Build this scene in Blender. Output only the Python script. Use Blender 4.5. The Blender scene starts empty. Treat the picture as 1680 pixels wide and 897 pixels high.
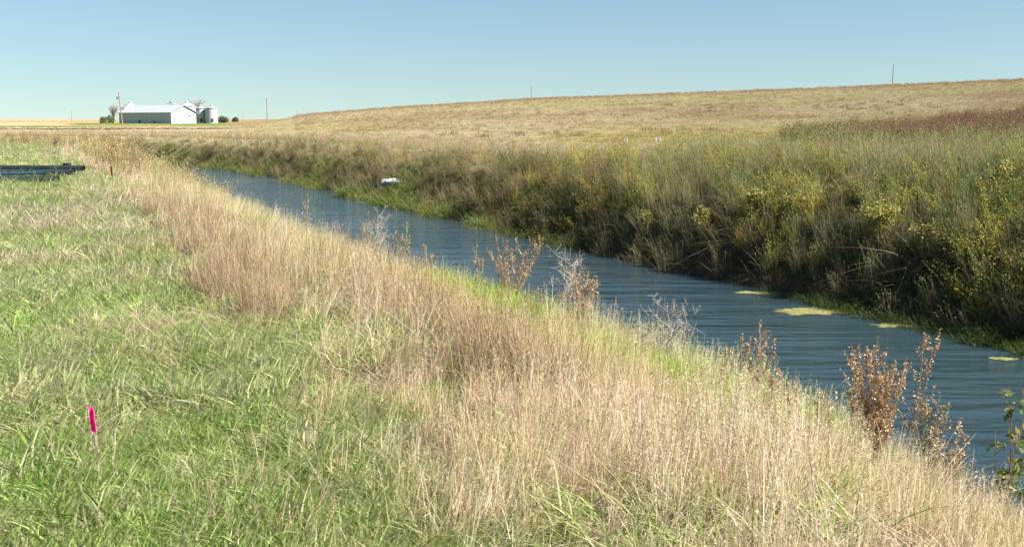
import bpy, math, random
import numpy as np
from mathutils import Vector, Matrix
R = math.radians
rng = np.random.default_rng(7)
random.seed(7)
sc = bpy.context.scene
COL = sc.collection

# ------------------------------------------------------------------ camera, sky, sun, exposure
F = 1801.0; CX = 840.0; HZ = 196.0; CAMH = 2.0
PITCH = math.atan((448.5 - HZ) / F)
cam_d = bpy.data.cameras.new('camera'); cam = bpy.data.objects.new('camera', cam_d); COL.objects.link(cam)
cam_d.sensor_width = 36; cam_d.lens = F * 36 / 1680
cam_d.clip_start = 0.1; cam_d.clip_end = 20000
cam.location = (0, 0, CAMH); cam.rotation_euler = (math.pi / 2 - PITCH, 0, 0)
sc.camera = cam
SUN_EL, SUN_AZ = R(43), R(104)          # azimuth from +Y (view direction) towards +X
w = bpy.data.worlds.new('World'); sc.world = w; w.use_nodes = True
wn = w.node_tree; wn.nodes.clear()
sky = wn.nodes.new('ShaderNodeTexSky'); sky.sky_type = 'NISHITA'; sky.sun_disc = False
sky.sun_elevation = SUN_EL; sky.sun_rotation = SUN_AZ
sky.altitude = 300; sky.air_density = 1.0; sky.dust_density = 0.0; sky.ozone_density = 2.2
bg = wn.nodes.new('ShaderNodeBackground'); bg.inputs[1].default_value = 0.052
out = wn.nodes.new('ShaderNodeOutputWorld')
tcw = wn.nodes.new('ShaderNodeTexCoord'); ma = wn.nodes.new('ShaderNodeVectorMath'); ma.operation = 'MULTIPLY_ADD'
ma.inputs[1].default_value = (1, 1, 0.75); ma.inputs[2].default_value = (0, 0, 0.035)
nm_ = wn.nodes.new('ShaderNodeVectorMath'); nm_.operation = 'NORMALIZE'
wn.links.new(tcw.outputs['Generated'], ma.inputs[0]); wn.links.new(ma.outputs[0], nm_.inputs[0]); wn.links.new(nm_.outputs[0], sky.inputs[0])
tn = wn.nodes.new('ShaderNodeVectorMath'); tn.operation = 'MULTIPLY'; tn.inputs[1].default_value = (.60, .665, .69)
wn.links.new(sky.outputs[0], tn.inputs[0]); wn.links.new(tn.outputs[0], bg.inputs[0]); wn.links.new(bg.outputs[0], out.inputs[0])
sd = bpy.data.lights.new('sun', 'SUN'); sd.energy = 5.0; sd.angle = R(0.55); sd.color = (1, 0.94, 0.85)
sun = bpy.data.objects.new('sun', sd); COL.objects.link(sun)
S = Vector((math.sin(SUN_AZ) * math.cos(SUN_EL), math.cos(SUN_AZ) * math.cos(SUN_EL), math.sin(SUN_EL)))
sun.rotation_euler = (-S).to_track_quat('-Z', 'Y').to_euler()
vs = sc.view_settings; vs.view_transform = 'Standard'; vs.look = 'None'; vs.gamma = 1; vs.exposure = 1.72
vs.use_curve_mapping = False
sc.cycles.max_bounces = 5; sc.cycles.diffuse_bounces = 3; sc.cycles.transmission_bounces = 3
sc.cycles.glossy_bounces = 2; sc.cycles.use_denoising = True

# ------------------------------------------------------------------ small helpers
def sstep(a, b, x):
    u = np.clip((x - a) / (b - a), 0, 1); return u * u * (3 - 2 * u)
_perm = np.random.default_rng(3).random((256, 256))
def vnoise(x, y):
    xi = np.floor(x).astype(int); yi = np.floor(y).astype(int)
    fx = x - xi; fy = y - yi; fx = fx * fx * (3 - 2 * fx); fy = fy * fy * (3 - 2 * fy)
    g = lambda a, b: _perm[a % 256, b % 256]
    return (g(xi, yi) * (1 - fx) + g(xi + 1, yi) * fx) * (1 - fy) + (g(xi, yi + 1) * (1 - fx) + g(xi + 1, yi + 1) * fx) * fy
def fbm(x, y, sc_, oct=3, off=0.0):
    v = 0; a = 0.5; tot = 0
    for k in range(oct):
        v = v + a * vnoise(x / sc_ * 2 ** k + off + 17.3 * k, y / sc_ * 2 ** k + off * 1.7 - 9.1 * k); tot += a; a *= 0.55
    return v / tot
def tag(o, label=None, cat=None, group=None, kind=None):
    if label: o['label'] = label
    if cat: o['category'] = cat
    if group: o['group'] = group
    if kind: o['kind'] = kind
    return o
def empty(name, loc, rz=0):
    o = bpy.data.objects.new(name, None); COL.objects.link(o); o.location = loc; o.rotation_euler = (0, 0, rz)
    o.empty_display_size = 0.2
    return o
def nodes_of(name):
    m = bpy.data.materials.new(name); m.use_nodes = True
    nt = m.node_tree; nt.nodes.clear()
    return m, nt, nt.nodes.new, nt.links.new

# river frame: s across (camera at 0, river to the right), t along the river away from the camera
NX, NY = 0.9117, 0.4108
def st(x, y):
    s = NX * x + NY * y; t = -NY * x + NX * y
    return s + 0.010 * np.maximum(0, t - 74) ** 2, t
def xy(s, t):
    s1 = s - 0.010 * np.maximum(0, t - 74) ** 2
    return NX * s1 - NY * t, NY * s1 + NX * t
WATER = -1.6
SKY_PX = [-400, 380, 430, 500, 600, 700, 870, 1000, 1200, 1463, 1680, 2000, 3200]
SKY_UP = [0, 0, 1.5, 8, 17, 25, 37, 42, 49, 58, 65, 72, 80]
_rr = np.linspace(60, 400, 400)
_ramp = sstep(75, 265, _rr)
def hill_amp(px):
    up = np.interp(px, SKY_PX, SKY_UP)
    # height H above z=.5 so that the crest reaches this elevation over the horizon
    return sstep(350, 520, px) * (1.6 + up / F * 232)
def ground(x, y):
    x = np.asarray(x, float); y = np.asarray(y, float)
    s, t = st(x, y); r = np.hypot(x, y)
    wob = (fbm(x, y, 3.5, 3, 5) - .5)
    wob2 = (fbm(x, y, 1.6, 2, 35) - .5)
    # near side
    zn = 0.10 * (fbm(x, y, 4, 3) - .5) + 0.6 * sstep(60, 200, r) + 0.4 * sstep(250, 330, r)
    zn = zn + 0.06 * sstep(2.0, 3.0, s) * (1 - sstep(3.4, 5, s))
    # far side
    top = 0.42 + 0.5 * (1 - sstep(14, 42, t)) + 0.12 * wob
    b0 = 14.25 + 0.5 * wob + 0.35 * wob2
    wd_ = 1.75 + .6 * sstep(24, 42, t)
    far = -2.3 + 2.05 * np.clip((s - b0 + .2) / wd_, 0, 1) + (top + 0.25) * sstep(b0 + 1.2, b0 + 2.3 + wd_, s)
    far = far - 0.12 * sstep(19, 26, s) * (1 - sstep(50, 90, t) * .5)
    px = CX + F * x / np.maximum(y, 1.0)
    px = np.where(y < 1, np.where(x > 0, 2600, -400), px)
    hill = hill_amp(px) * sstep(75, 265, r) * sstep(0, 25, s - 22)
    hill = hill * (1 + 0.05 * (fbm(x, y, 60, 3, 3) - .5))
    far = far + hill + 0.25 * (fbm(x, y, 9, 3, 11) - .5) * sstep(20, 30, s) + 0.3 * sstep(250, 330, r) * (1 - sstep(385, 480, px))
    sw = s + .5*(fbm(x, y, 3.0, 2, 15) - .5)
    nearz = zn * (1 - sstep(3.8, 8.0, s)) - 1.72 * np.clip((sw - 3.7) / 4.2, 0, 1) ** 1.1 - .6 * sstep(7.6, 9.4, s)
    return np.where(s < 10.5, nearz, far)
def gz(x, y): return float(ground(np.array([x]), np.array([y]))[0])
def at(px, r, dz=0.0):
    """a spot r metres ahead in the direction px of the photograph, standing on the ground"""
    z = 0.5
    for _ in range(4):
        x = (px - CX) / F * (r * math.cos(PITCH) + (CAMH - z) * math.sin(PITCH)); z = gz(x, r)
    return Vector((x, r, z + dz))
def zat(py, y):
    """height that a point y metres ahead has when it is seen at the row py"""
    b = -(py - 448.5) / F
    return CAMH + (-math.sin(PITCH) + b * math.cos(PITCH)) / (math.cos(PITCH) + b * math.sin(PITCH)) * y

def hit(px, py, z=None, r0=3, r1=400):
    """where the line of sight meets the ground (or height z)"""
    a = (px - CX) / F; b = -(py - 448.5) / F
    d = Vector((a, math.cos(PITCH) + b * math.sin(PITCH), -math.sin(PITCH) + b * math.cos(PITCH)))
    if z is not None:
        k = (z - CAMH) / d.z; return Vector((0, 0, CAMH)) + d * k
    ks = np.exp(np.linspace(math.log(r0), math.log(r1), 3000))
    g = ground(d.x * ks, d.y * ks); zz = CAMH + d.z * ks
    i = int(np.argmax(zz < g)); k = ks[i]
    return Vector((d.x * k, d.y * k, float(g[i])))

# ------------------------------------------------------------------ mesh builder
class MB:
    def __init__(s): s.v = []; s.f = []; s.c = []; s.n = 0
    def add(s, V, Fc, C=None):
        V = np.asarray(V, float).reshape(-1, 3)
        s.v.append(V); s.f += [tuple(int(i) + s.n for i in f) for f in Fc]
        if C is None: C = np.tile([.5, .5, .5, 1], (len(V), 1))
        s.c.append(np.asarray(C, float)); s.n += len(V)
    def box(s, a, b, M=None):
        (x0, y0, z0), (x1, y1, z1) = a, b
        V = [(x0,y0,z0),(x1,y0,z0),(x1,y1,z0),(x0,y1,z0),(x0,y0,z1),(x1,y0,z1),(x1,y1,z1),(x0,y1,z1)]
        if M is not None: V = [M @ Vector(p) for p in V]
        s.add(V, [(0,3,2,1),(4,5,6,7),(0,1,5,4),(1,2,6,5),(2,3,7,6),(3,0,4,7)])
    def tube(s, pts, rad, n=6, cap=True, c=(.5, .5, .5, 1)):
        pts = [Vector(p) for p in pts]; m = len(pts)
        if not hasattr(rad, '__len__'): rad = [rad] * m
        V = []; 
        for i, p in enumerate(pts):
            d = (pts[min(i + 1, m - 1)] - pts[max(i - 1, 0)]).normalized()
            u = d.cross(Vector((0, 0, 1)) if abs(d.z) < .95 else Vector((1, 0, 0))).normalized(); q = d.cross(u)
            for k in range(n):
                a = 2 * math.pi * k / n; V.append(p + (u * math.cos(a) + q * math.sin(a)) * rad[i])
        Fc = [(i*n+k, i*n+(k+1)%n, (i+1)*n+(k+1)%n, (i+1)*n+k) for i in range(m-1) for k in range(n)]
        if cap: Fc += [tuple(range(n))[::-1], tuple((m-1)*n+k for k in range(n))]
        s.add(V, Fc, np.tile(c, (len(V), 1)))
    def lathe(s, prof, n=32, cx=0, cy=0):
        V = [(cx + r*math.cos(2*math.pi*k/n), cy + r*math.sin(2*math.pi*k/n), z) for r, z in prof for k in range(n)]
        m = len(prof)
        s.add(V, [(i*n+k, i*n+(k+1)%n, (i+1)*n+(k+1)%n, (i+1)*n+k) for i in range(m-1) for k in range(n)])
    def blades(s, n, h, w, lean, droop=.3, rad=.08, k=4, az=None, azs=math.pi, base=None, g=rng, z0=0., taper=.7, tint=None):
        H = g.uniform(h[0], h[1], n); W = g.uniform(w[0], w[1], n); L = g.uniform(lean[0], lean[1], n)
        A = g.uniform(-math.pi, math.pi, n) if az is None else az + g.normal(0, azs, n)
        if base is None:
            rr = rad * np.sqrt(g.random(n)); aa = g.uniform(0, 2*math.pi, n); base = np.stack([rr*np.cos(aa), rr*np.sin(aa), np.full(n, z0)], 1)
        u = np.linspace(0, 1, k + 1)[None, :]
        D = g.uniform(.5, 1.2, n)[:, None] * droop
        hx = H[:, None] * L[:, None] * (0.35*u + 0.65*u**2)
        z = H[:, None] * (u - D * L[:, None] * u ** 3)
        z = np.maximum(z, -0.02 + 0*z)
        bend = g.normal(0, .06, n)[:, None] * H[:, None] * u**2
        ca, sa = np.cos(A)[:, None], np.sin(A)[:, None]
        X = base[:, :1] + hx*ca - bend*sa; Y = base[:, 1:2] + hx*sa + bend*ca; Z = base[:, 2:3] + z
        fa = A + g.uniform(.6, 2.5, n); tw = g.uniform(-1, 1, n)[:, None] * u
        wx = np.cos(fa[:, None] + tw); wy = np.sin(fa[:, None] + tw)
        ww = W[:, None] * (1 - u) ** taper * .5; ww[:, -1] = 0.0006
        P = np.stack([np.stack([X-wx*ww, Y-wy*ww, Z], -1), np.stack([X+wx*ww, Y+wy*ww, Z], -1)], 2).reshape(-1, 3)
        r1 = g.random(n) if tint is None else np.clip(tint + g.normal(0, .1, n), 0, 1); r2 = g.random(n)
        C = np.zeros((n, k+1, 2, 4)); C[..., 0] = r1[:, None, None]; C[..., 1] = u[:, :, None]; C[..., 2] = r2[:, None, None]; C[..., 3] = 1
        Fc = []
        for b in range(n):
            o = b * 2 * (k+1)
            for i in range(k): Fc.append((o+2*i, o+2*i+1, o+2*i+3, o+2*i+2))
        s.add(P, Fc, C.reshape(-1, 4))
        return np.stack([X, Y, Z], -1)       # centre lines
    def flakes(s, P, size, g=rng, elong=2.2, up=0.0, r1=None):
        """small leaf shaped quads at the points P"""
        n = len(P); P = np.asarray(P)
        d = g.normal(0, 1, (n, 3)); d[:, 2] += up; d /= np.linalg.norm(d, axis=1)[:, None]
        q = g.normal(0, 1, (n, 3)); q -= (q*d).sum(1)[:, None]*d; q /= np.linalg.norm(q, axis=1)[:, None]
        L = g.uniform(size[0], size[1], n)[:, None]; Wd = L/elong
        V = np.stack([P, P + d*L*.45 + q*Wd*.5, P + d*L, P + d*L*.5 - q*Wd*.5], 1).reshape(-1, 3)
        C = np.zeros((n, 4, 4)); C[..., 0] = (g.random(n) if r1 is None else r1)[:, None]; C[..., 1] = .8; C[..., 2] = g.random(n)[:, None]; C[..., 3] = 1
        s.add(V, [(4*i, 4*i+1, 4*i+2, 4*i+3) for i in range(n)], C.reshape(-1, 4))
    def mesh(s, name, mat, smooth=False):
        me = bpy.data.meshes.new(name); V = np.concatenate(s.v)
        me.from_pydata(V.tolist(), [], s.f)
        a = me.color_attributes.new('bc', 'FLOAT_COLOR', 'POINT'); a.data.foreach_set('color', np.concatenate(s.c).ravel())
        me.materials.append(mat)
        if smooth: me.polygons.foreach_set('use_smooth', [True]*len(me.polygons))
        me.update(); return me
    def build(s, name, mat, parent=None, smooth=False, link=True):
        o = bpy.data.objects.new(name, s.mesh(name, mat, smooth))
        if link: COL.objects.link(o)
        if parent: o.parent = parent
        return o

# ------------------------------------------------------------------ materials
def leaf_mat(name, dry, use_inst=True, base=(.2, .2, .1), dry_amt=.35, trans=.35, base_dark=.55, gloss=.12):
    """blade colour = mix(tint of its tuft, dry colour) by the blade's own random number; darkened at the root, part browner base, part painted shade between blades"""
    m, nt, N, L = nodes_of(name)
    bc = N('ShaderNodeAttribute'); bc.attribute_name = 'bc'
    sep = N('ShaderNodeSeparateColor'); L(bc.outputs['Color'], sep.inputs[0])
    if use_inst:
        ti = N('ShaderNodeAttribute'); ti.attribute_type = 'INSTANCER'; ti.attribute_name = 'tint'; tint = ti.outputs['Color']
    else:
        c = N('ShaderNodeRGB'); c.outputs[0].default_value = (*base, 1); tint = c.outputs[0]
    mr = N('ShaderNodeMapRange'); L(sep.outputs[0], mr.inputs[0]); mr.inputs[1].default_value = 1 - dry_amt - .15; mr.inputs[2].default_value = 1 - dry_amt + .15
    mx = N('ShaderNodeMix'); mx.data_type = 'RGBA'; L(mr.outputs[0], mx.inputs[0]); L(tint, mx.inputs[6]); mx.inputs[7].default_value = (*dry, 1)
    br = N('ShaderNodeMapRange'); L(sep.outputs[2], br.inputs[0]); br.inputs[3].default_value = .7; br.inputs[4].default_value = 1.3
    rt = N('ShaderNodeMapRange'); L(sep.outputs[1], rt.inputs[0]); rt.inputs[2].default_value = .45; rt.inputs[3].default_value = base_dark; rt.inputs[4].default_value = 1  # root darkening also paints the shade of the gaps between blades
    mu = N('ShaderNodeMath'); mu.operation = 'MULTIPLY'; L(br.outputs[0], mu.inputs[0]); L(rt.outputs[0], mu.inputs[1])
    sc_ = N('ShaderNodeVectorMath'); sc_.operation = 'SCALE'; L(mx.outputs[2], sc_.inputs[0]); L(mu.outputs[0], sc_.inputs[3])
    df = N('ShaderNodeBsdfDiffuse'); tr = N('ShaderNodeBsdfTranslucent'); gl = N('ShaderNodeBsdfGlossy'); gl.inputs['Roughness'].default_value = .45
    gl.inputs[0].default_value = (.35, .36, .34, 1)
    L(sc_.outputs[0], df.inputs[0]); L(sc_.outputs[0], tr.inputs[0])
    m1 = N('ShaderNodeMixShader'); m1.inputs[0].default_value = trans; L(df.outputs[0], m1.inputs[1]); L(tr.outputs[0], m1.inputs[2])
    fr = N('ShaderNodeFresnel'); fr.inputs[0].default_value = 1.35
    fm = N('ShaderNodeMath'); fm.operation = 'MULTIPLY'; L(fr.outputs[0], fm.inputs[0]); fm.inputs[1].default_value = gloss * 2
    m2 = N('ShaderNodeMixShader'); L(fm.outputs[0], m2.inputs[0]); L(m1.outputs[0], m2.inputs[1]); L(gl.outputs[0], m2.inputs[2])
    o = N('ShaderNodeOutputMaterial'); L(m2.outputs[0], o.inputs[0])
    return m
def pbr(name, col, rough=.6, metal=0, noise=None, bump=0, vary=.12, spec=.5):
    m, nt, N, L = nodes_of(name)
    p = N('ShaderNodeBsdfPrincipled'); p.inputs['Base Color'].default_value = (*col, 1); p.inputs['Roughness'].default_value = rough
    p.inputs['Metallic'].default_value = metal; p.inputs['Specular IOR Level'].default_value = spec
    o = N('ShaderNodeOutputMaterial'); L(p.outputs[0], o.inputs[0])
    if noise:
        tc = N('ShaderNodeTexCoord'); nz = N('ShaderNodeTexNoise'); nz.inputs['Scale'].default_value = noise; nz.inputs['Detail'].default_value = 5
        L(tc.outputs['Object'], nz.inputs[0])
        r = N('ShaderNodeMapRange'); L(nz.outputs[0], r.inputs[0]); r.inputs[1].default_value = .3; r.inputs[2].default_value = .7
        r.inputs[3].default_value = 1-vary*2; r.inputs[4].default_value = 1+vary
        v = N('ShaderNodeVectorMath'); v.operation = 'SCALE'; v.inputs[0].default_value = col; L(r.outputs[0], v.inputs[3]); L(v.outputs[0], p.inputs['Base Color'])
        if bump:
            b = N('ShaderNodeBump'); b.inputs['Strength'].default_value = bump; b.inputs['Distance'].default_value = .02; L(nz.outputs[0], b.inputs['Height']); L(b.outputs[0], p.inputs['Normal'])
    return m

# ------------------------------------------------------------------ ground
def C3(*c): return np.array(c, float)
TAN = C3(.54, .425, .27); STRAW = C3(.69, .60, .43); BROWN = C3(.24, .16, .09); GREEN = C3(.19, .29, .065); OLIVE = C3(.23, .22, .09)
ORANGE = C3(.50, .33, .18); DKGREEN = C3(.06, .10, .03); YEL = C3(.42, .36, .10); SOIL = C3(.11, .085, .055)
def mixc(a, b, f): f = np.clip(f, 0, 1)[:, None]; return a*(1-f) + b*f
def field_colour(x, y):
    """colour of the crop, stubble and verge cover of the open land"""
    s, t = st(x, y); r = np.hypot(x, y); n = len(x)
    n1 = fbm(x, y, 14, 4, 2); n2 = fbm(x, y, 45, 3, 21); n3 = fbm(x, y*2.5, 30, 3, 41); nf = fbm(x, y, 2.5, 3, 8)
    c = np.tile(TAN*.8, (n, 1))
    near = s < 10.5
    px = CX + F*x/np.maximum(y, 1)
    # far side of the river and hill
    h = mixc(np.tile(C3(.49, .415, .25), (n, 1)), OLIVE*1.9, sstep(.45, .66, n3)*.55)
    h = mixc(h, YEL*.95, sstep(.55, .7, n1)*.45*(1-sstep(110, 160, r)))
    h = mixc(h, BROWN*1.5, sstep(.50, .66, n2*.5+n1*.5)*.5)
    h = mixc(h, BROWN, sstep(.60, .72, nf*.5+n1*.5)*.35)
    h = mixc(h, YEL*.95, (1-np.abs(np.clip((r-95)/28, -1, 1)))*sstep(850, 1000, px)*(1-sstep(1260, 1320, px))*.75)
    h = mixc(h, ORANGE*.8, sstep(205, 222, r)*.7)
    c = np.where(near[:, None], c, h)
    # left plain: strips
    Yw = y + 6*(fbm(x, y, 25, 2, 77)-.5)
    def band(a, b, soft=4): return sstep(a, a+soft, Yw)*(1-sstep(b-soft, b, Yw))
    l = np.tile(TAN*.85, (n, 1))
    l = mixc(l, OLIVE, band(86, 122, 8)*.5); l = mixc(l, BROWN*1.5, band(118, 150, 5)*.35)
    l = mixc(l, STRAW*.9, band(150, 172)*.6)
    l = mixc(l, OLIVE*.62, band(172, 205)*.95); l = mixc(l, STRAW*.85, band(205, 226)*.9)
    l = mixc(l, GREEN*.8, band(226, 262)*.9*(1-.5*sstep(150, 220, px))); l = mixc(l, ORANGE*1.05, band(262, 276, 3)*.9*sstep(150,200,px))
    l = mixc(l, GREEN*1.0, band(276, 420)*.95*sstep(90, 140, px)*(1-sstep(440, 480, px)))
    l = mixc(l, TAN*1.1, band(270, 420)*.9*(1-sstep(90, 140, px)))
    l = mixc(l, ORANGE*1.2, sstep(420, 440, Yw)); l = mixc(l, BROWN*1.5, band(560, 640, 15)*.7); l = mixc(l, ORANGE*1.15, band(640, 2500, 30)*.9)
    left = sstep(76, 92, y)*(px < 520)*(near | (hill_amp(px) < 2.2))
    left = left*np.where(near, 1, sstep(30, 44, s))*(1-sstep(330, 450, px))
    c = c*(1-left[:, None]) + l*left[:, None]
    return c, left
def build_ground():
    az = np.concatenate([np.linspace(-180, -42, 40)[:-1], np.linspace(-42, 42, 700), np.linspace(42, 180, 40)[1:-1]])
    rr = np.concatenate([[0.5], np.exp(np.linspace(math.log(1.5), math.log(420), 560)), np.exp(np.linspace(math.log(440), math.log(9000), 40))])
    A, Rr = np.meshgrid(R(1)*az, rr)
    X = (Rr*np.sin(A)).ravel(); Y = (Rr*np.cos(A)).ravel(); Z = ground(X, Y)
    nA = len(az); nR = len(rr)
    V = np.stack([X, Y, Z], 1)
    i, j = np.meshgrid(np.arange(nR-1), np.arange(nA), indexing='ij'); j2 = (j+1) % nA
    Fq = np.stack([i*nA+j, i*nA+j2, (i+1)*nA+j2, (i+1)*nA+j], -1).reshape(-1, 4)
    me = bpy.data.meshes.new('ground')
    V = np.vstack([V, [[0, 0, gz(0, 0.1)]]])
    fan = [(nA*nR, (k+1) % nA, k) for k in range(nA)]
    me.from_pydata(V.tolist(), [], [tuple(q) for q in Fq[:, ::-1].tolist()] + [f[::-1] for f in fan][:0] + fan)
    s, t = st(X, Y); r = np.hypot(X, Y); n = len(X)
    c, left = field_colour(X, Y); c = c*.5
    n1 = fbm(X, Y, 2.2, 3, 2)
    near = mixc(mixc(np.tile(GREEN*.9, (n, 1)), TAN*.6, sstep(.42, .62, n1)), TAN*.5, sstep(1.6, 2.6, s))
    near = mixc(near, SOIL, sstep(5.5, 7.5, s))
    isn = (s < 10.5)*(1-left)
    c = c*(1-isn[:, None]) + near*isn[:, None]
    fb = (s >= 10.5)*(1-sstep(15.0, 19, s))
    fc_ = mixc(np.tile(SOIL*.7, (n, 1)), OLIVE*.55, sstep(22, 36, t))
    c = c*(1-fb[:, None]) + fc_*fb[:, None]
    c = np.vstack([c, [GREEN*.7]])
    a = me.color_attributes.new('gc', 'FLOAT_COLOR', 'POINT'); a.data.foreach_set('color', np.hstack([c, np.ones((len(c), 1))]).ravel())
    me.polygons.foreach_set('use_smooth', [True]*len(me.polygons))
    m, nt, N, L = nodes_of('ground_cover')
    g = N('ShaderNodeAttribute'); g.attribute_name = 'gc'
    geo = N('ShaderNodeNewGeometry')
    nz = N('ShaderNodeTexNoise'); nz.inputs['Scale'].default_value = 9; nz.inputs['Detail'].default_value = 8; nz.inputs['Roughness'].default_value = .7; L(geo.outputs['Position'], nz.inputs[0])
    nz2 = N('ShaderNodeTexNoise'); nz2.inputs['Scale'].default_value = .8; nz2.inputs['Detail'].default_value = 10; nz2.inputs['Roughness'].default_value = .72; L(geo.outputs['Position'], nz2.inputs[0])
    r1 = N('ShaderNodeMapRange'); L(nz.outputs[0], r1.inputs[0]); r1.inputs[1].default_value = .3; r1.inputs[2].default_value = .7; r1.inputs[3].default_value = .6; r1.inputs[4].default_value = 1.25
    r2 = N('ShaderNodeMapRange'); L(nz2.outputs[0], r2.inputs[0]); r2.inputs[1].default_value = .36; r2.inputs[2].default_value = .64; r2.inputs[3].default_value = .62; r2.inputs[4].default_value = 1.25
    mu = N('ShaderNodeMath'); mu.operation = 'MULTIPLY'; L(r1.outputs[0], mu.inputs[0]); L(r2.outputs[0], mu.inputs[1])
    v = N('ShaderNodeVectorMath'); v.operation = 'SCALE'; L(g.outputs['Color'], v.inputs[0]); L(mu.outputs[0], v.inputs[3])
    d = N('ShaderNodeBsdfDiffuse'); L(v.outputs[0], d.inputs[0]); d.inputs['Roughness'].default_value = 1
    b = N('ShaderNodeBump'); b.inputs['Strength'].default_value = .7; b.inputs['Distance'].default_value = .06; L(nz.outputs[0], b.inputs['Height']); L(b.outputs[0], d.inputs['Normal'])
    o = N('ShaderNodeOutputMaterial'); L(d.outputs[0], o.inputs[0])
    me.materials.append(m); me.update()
    ob = bpy.data.objects.new('ground', me); COL.objects.link(ob); tag(ob, kind='structure')
build_ground()

# ------------------------------------------------------------------ water
def build_water():
    ts = np.linspace(-25, 150, 120); ss = np.linspace(6.3, 15.2, 16)
    V = []; 
    for t in ts:
        for s in ss:
            x, y = xy(s, t); V.append((x, y, WATER))
    n = len(ss)
    Fc = [(i*n+j, i*n+j+1, (i+1)*n+j+1, (i+1)*n+j) for i in range(len(ts)-1) for j in range(n-1)]
    me = bpy.data.meshes.new('river_water'); me.from_pydata(V, [], Fc)
    m, nt, N, L = nodes_of('river_water')
    geo = N('ShaderNodeNewGeometry')
    def wave(scale, rot, sx, sy, det, rough=.5):
        mp = N('ShaderNodeMapping'); mp.inputs['Rotation'].default_value = (0, 0, rot); mp.inputs['Scale'].default_value = (sx, sy, 1)
        L(geo.outputs['Position'], mp.inputs[0])
        nz = N('ShaderNodeTexNoise'); nz.inputs['Scale'].default_value = scale; nz.inputs['Detail'].default_value = det; nz.inputs['Roughness'].default_value = rough; nz.inputs['Distortion'].default_value = .3
        L(mp.outputs[0], nz.inputs[0]); return nz.outputs[0]
    a = wave(1.0, R(8), .8, 4.2, 3); b_ = wave(1.0, R(-10), 5, 13, 3, .6)
    c_ = wave(1.0, R(4), .35, 1.7, 2)
    a2 = N('ShaderNodeMath'); a2.operation = 'MULTIPLY_ADD'; L(c_, a2.inputs[0]); a2.inputs[1].default_value = 2.6; L(a, a2.inputs[2])
    ad = N('ShaderNodeMath'); ad.operation = 'MULTIPLY_ADD'; L(b_, ad.inputs[0]); ad.inputs[1].default_value = .3; L(a2.outputs[0], ad.inputs[2])
    bp = N('ShaderNodeBump'); pt = wave(.13, 0, 1, 1.6, 2); pm = N('ShaderNodeMapRange'); L(pt, pm.inputs[0]); pm.inputs[1].default_value = .38; pm.inputs[2].default_value = .6; pm.inputs[3].default_value = .35; pm.inputs[4].default_value = 1.0; L(pm.outputs[0], bp.inputs['Strength']); bp.inputs['Distance'].default_value = .06; L(ad.outputs[0], bp.inputs['Height'])
    p = N('ShaderNodeBsdfPrincipled'); p.inputs['Base Color'].default_value = (.020, .040, .052, 1); p.inputs['Roughness'].default_value = .06; p.inputs['IOR'].default_value = 1.4
    L(bp.outputs[0], p.inputs['Normal'])
    o = N('ShaderNodeOutputMaterial'); L(p.outputs[0], o.inputs[0])
    me.materials.append(m); ob = bpy.data.objects.new('river_water', me); COL.objects.link(ob); tag(ob, kind='structure')
build_water()

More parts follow.
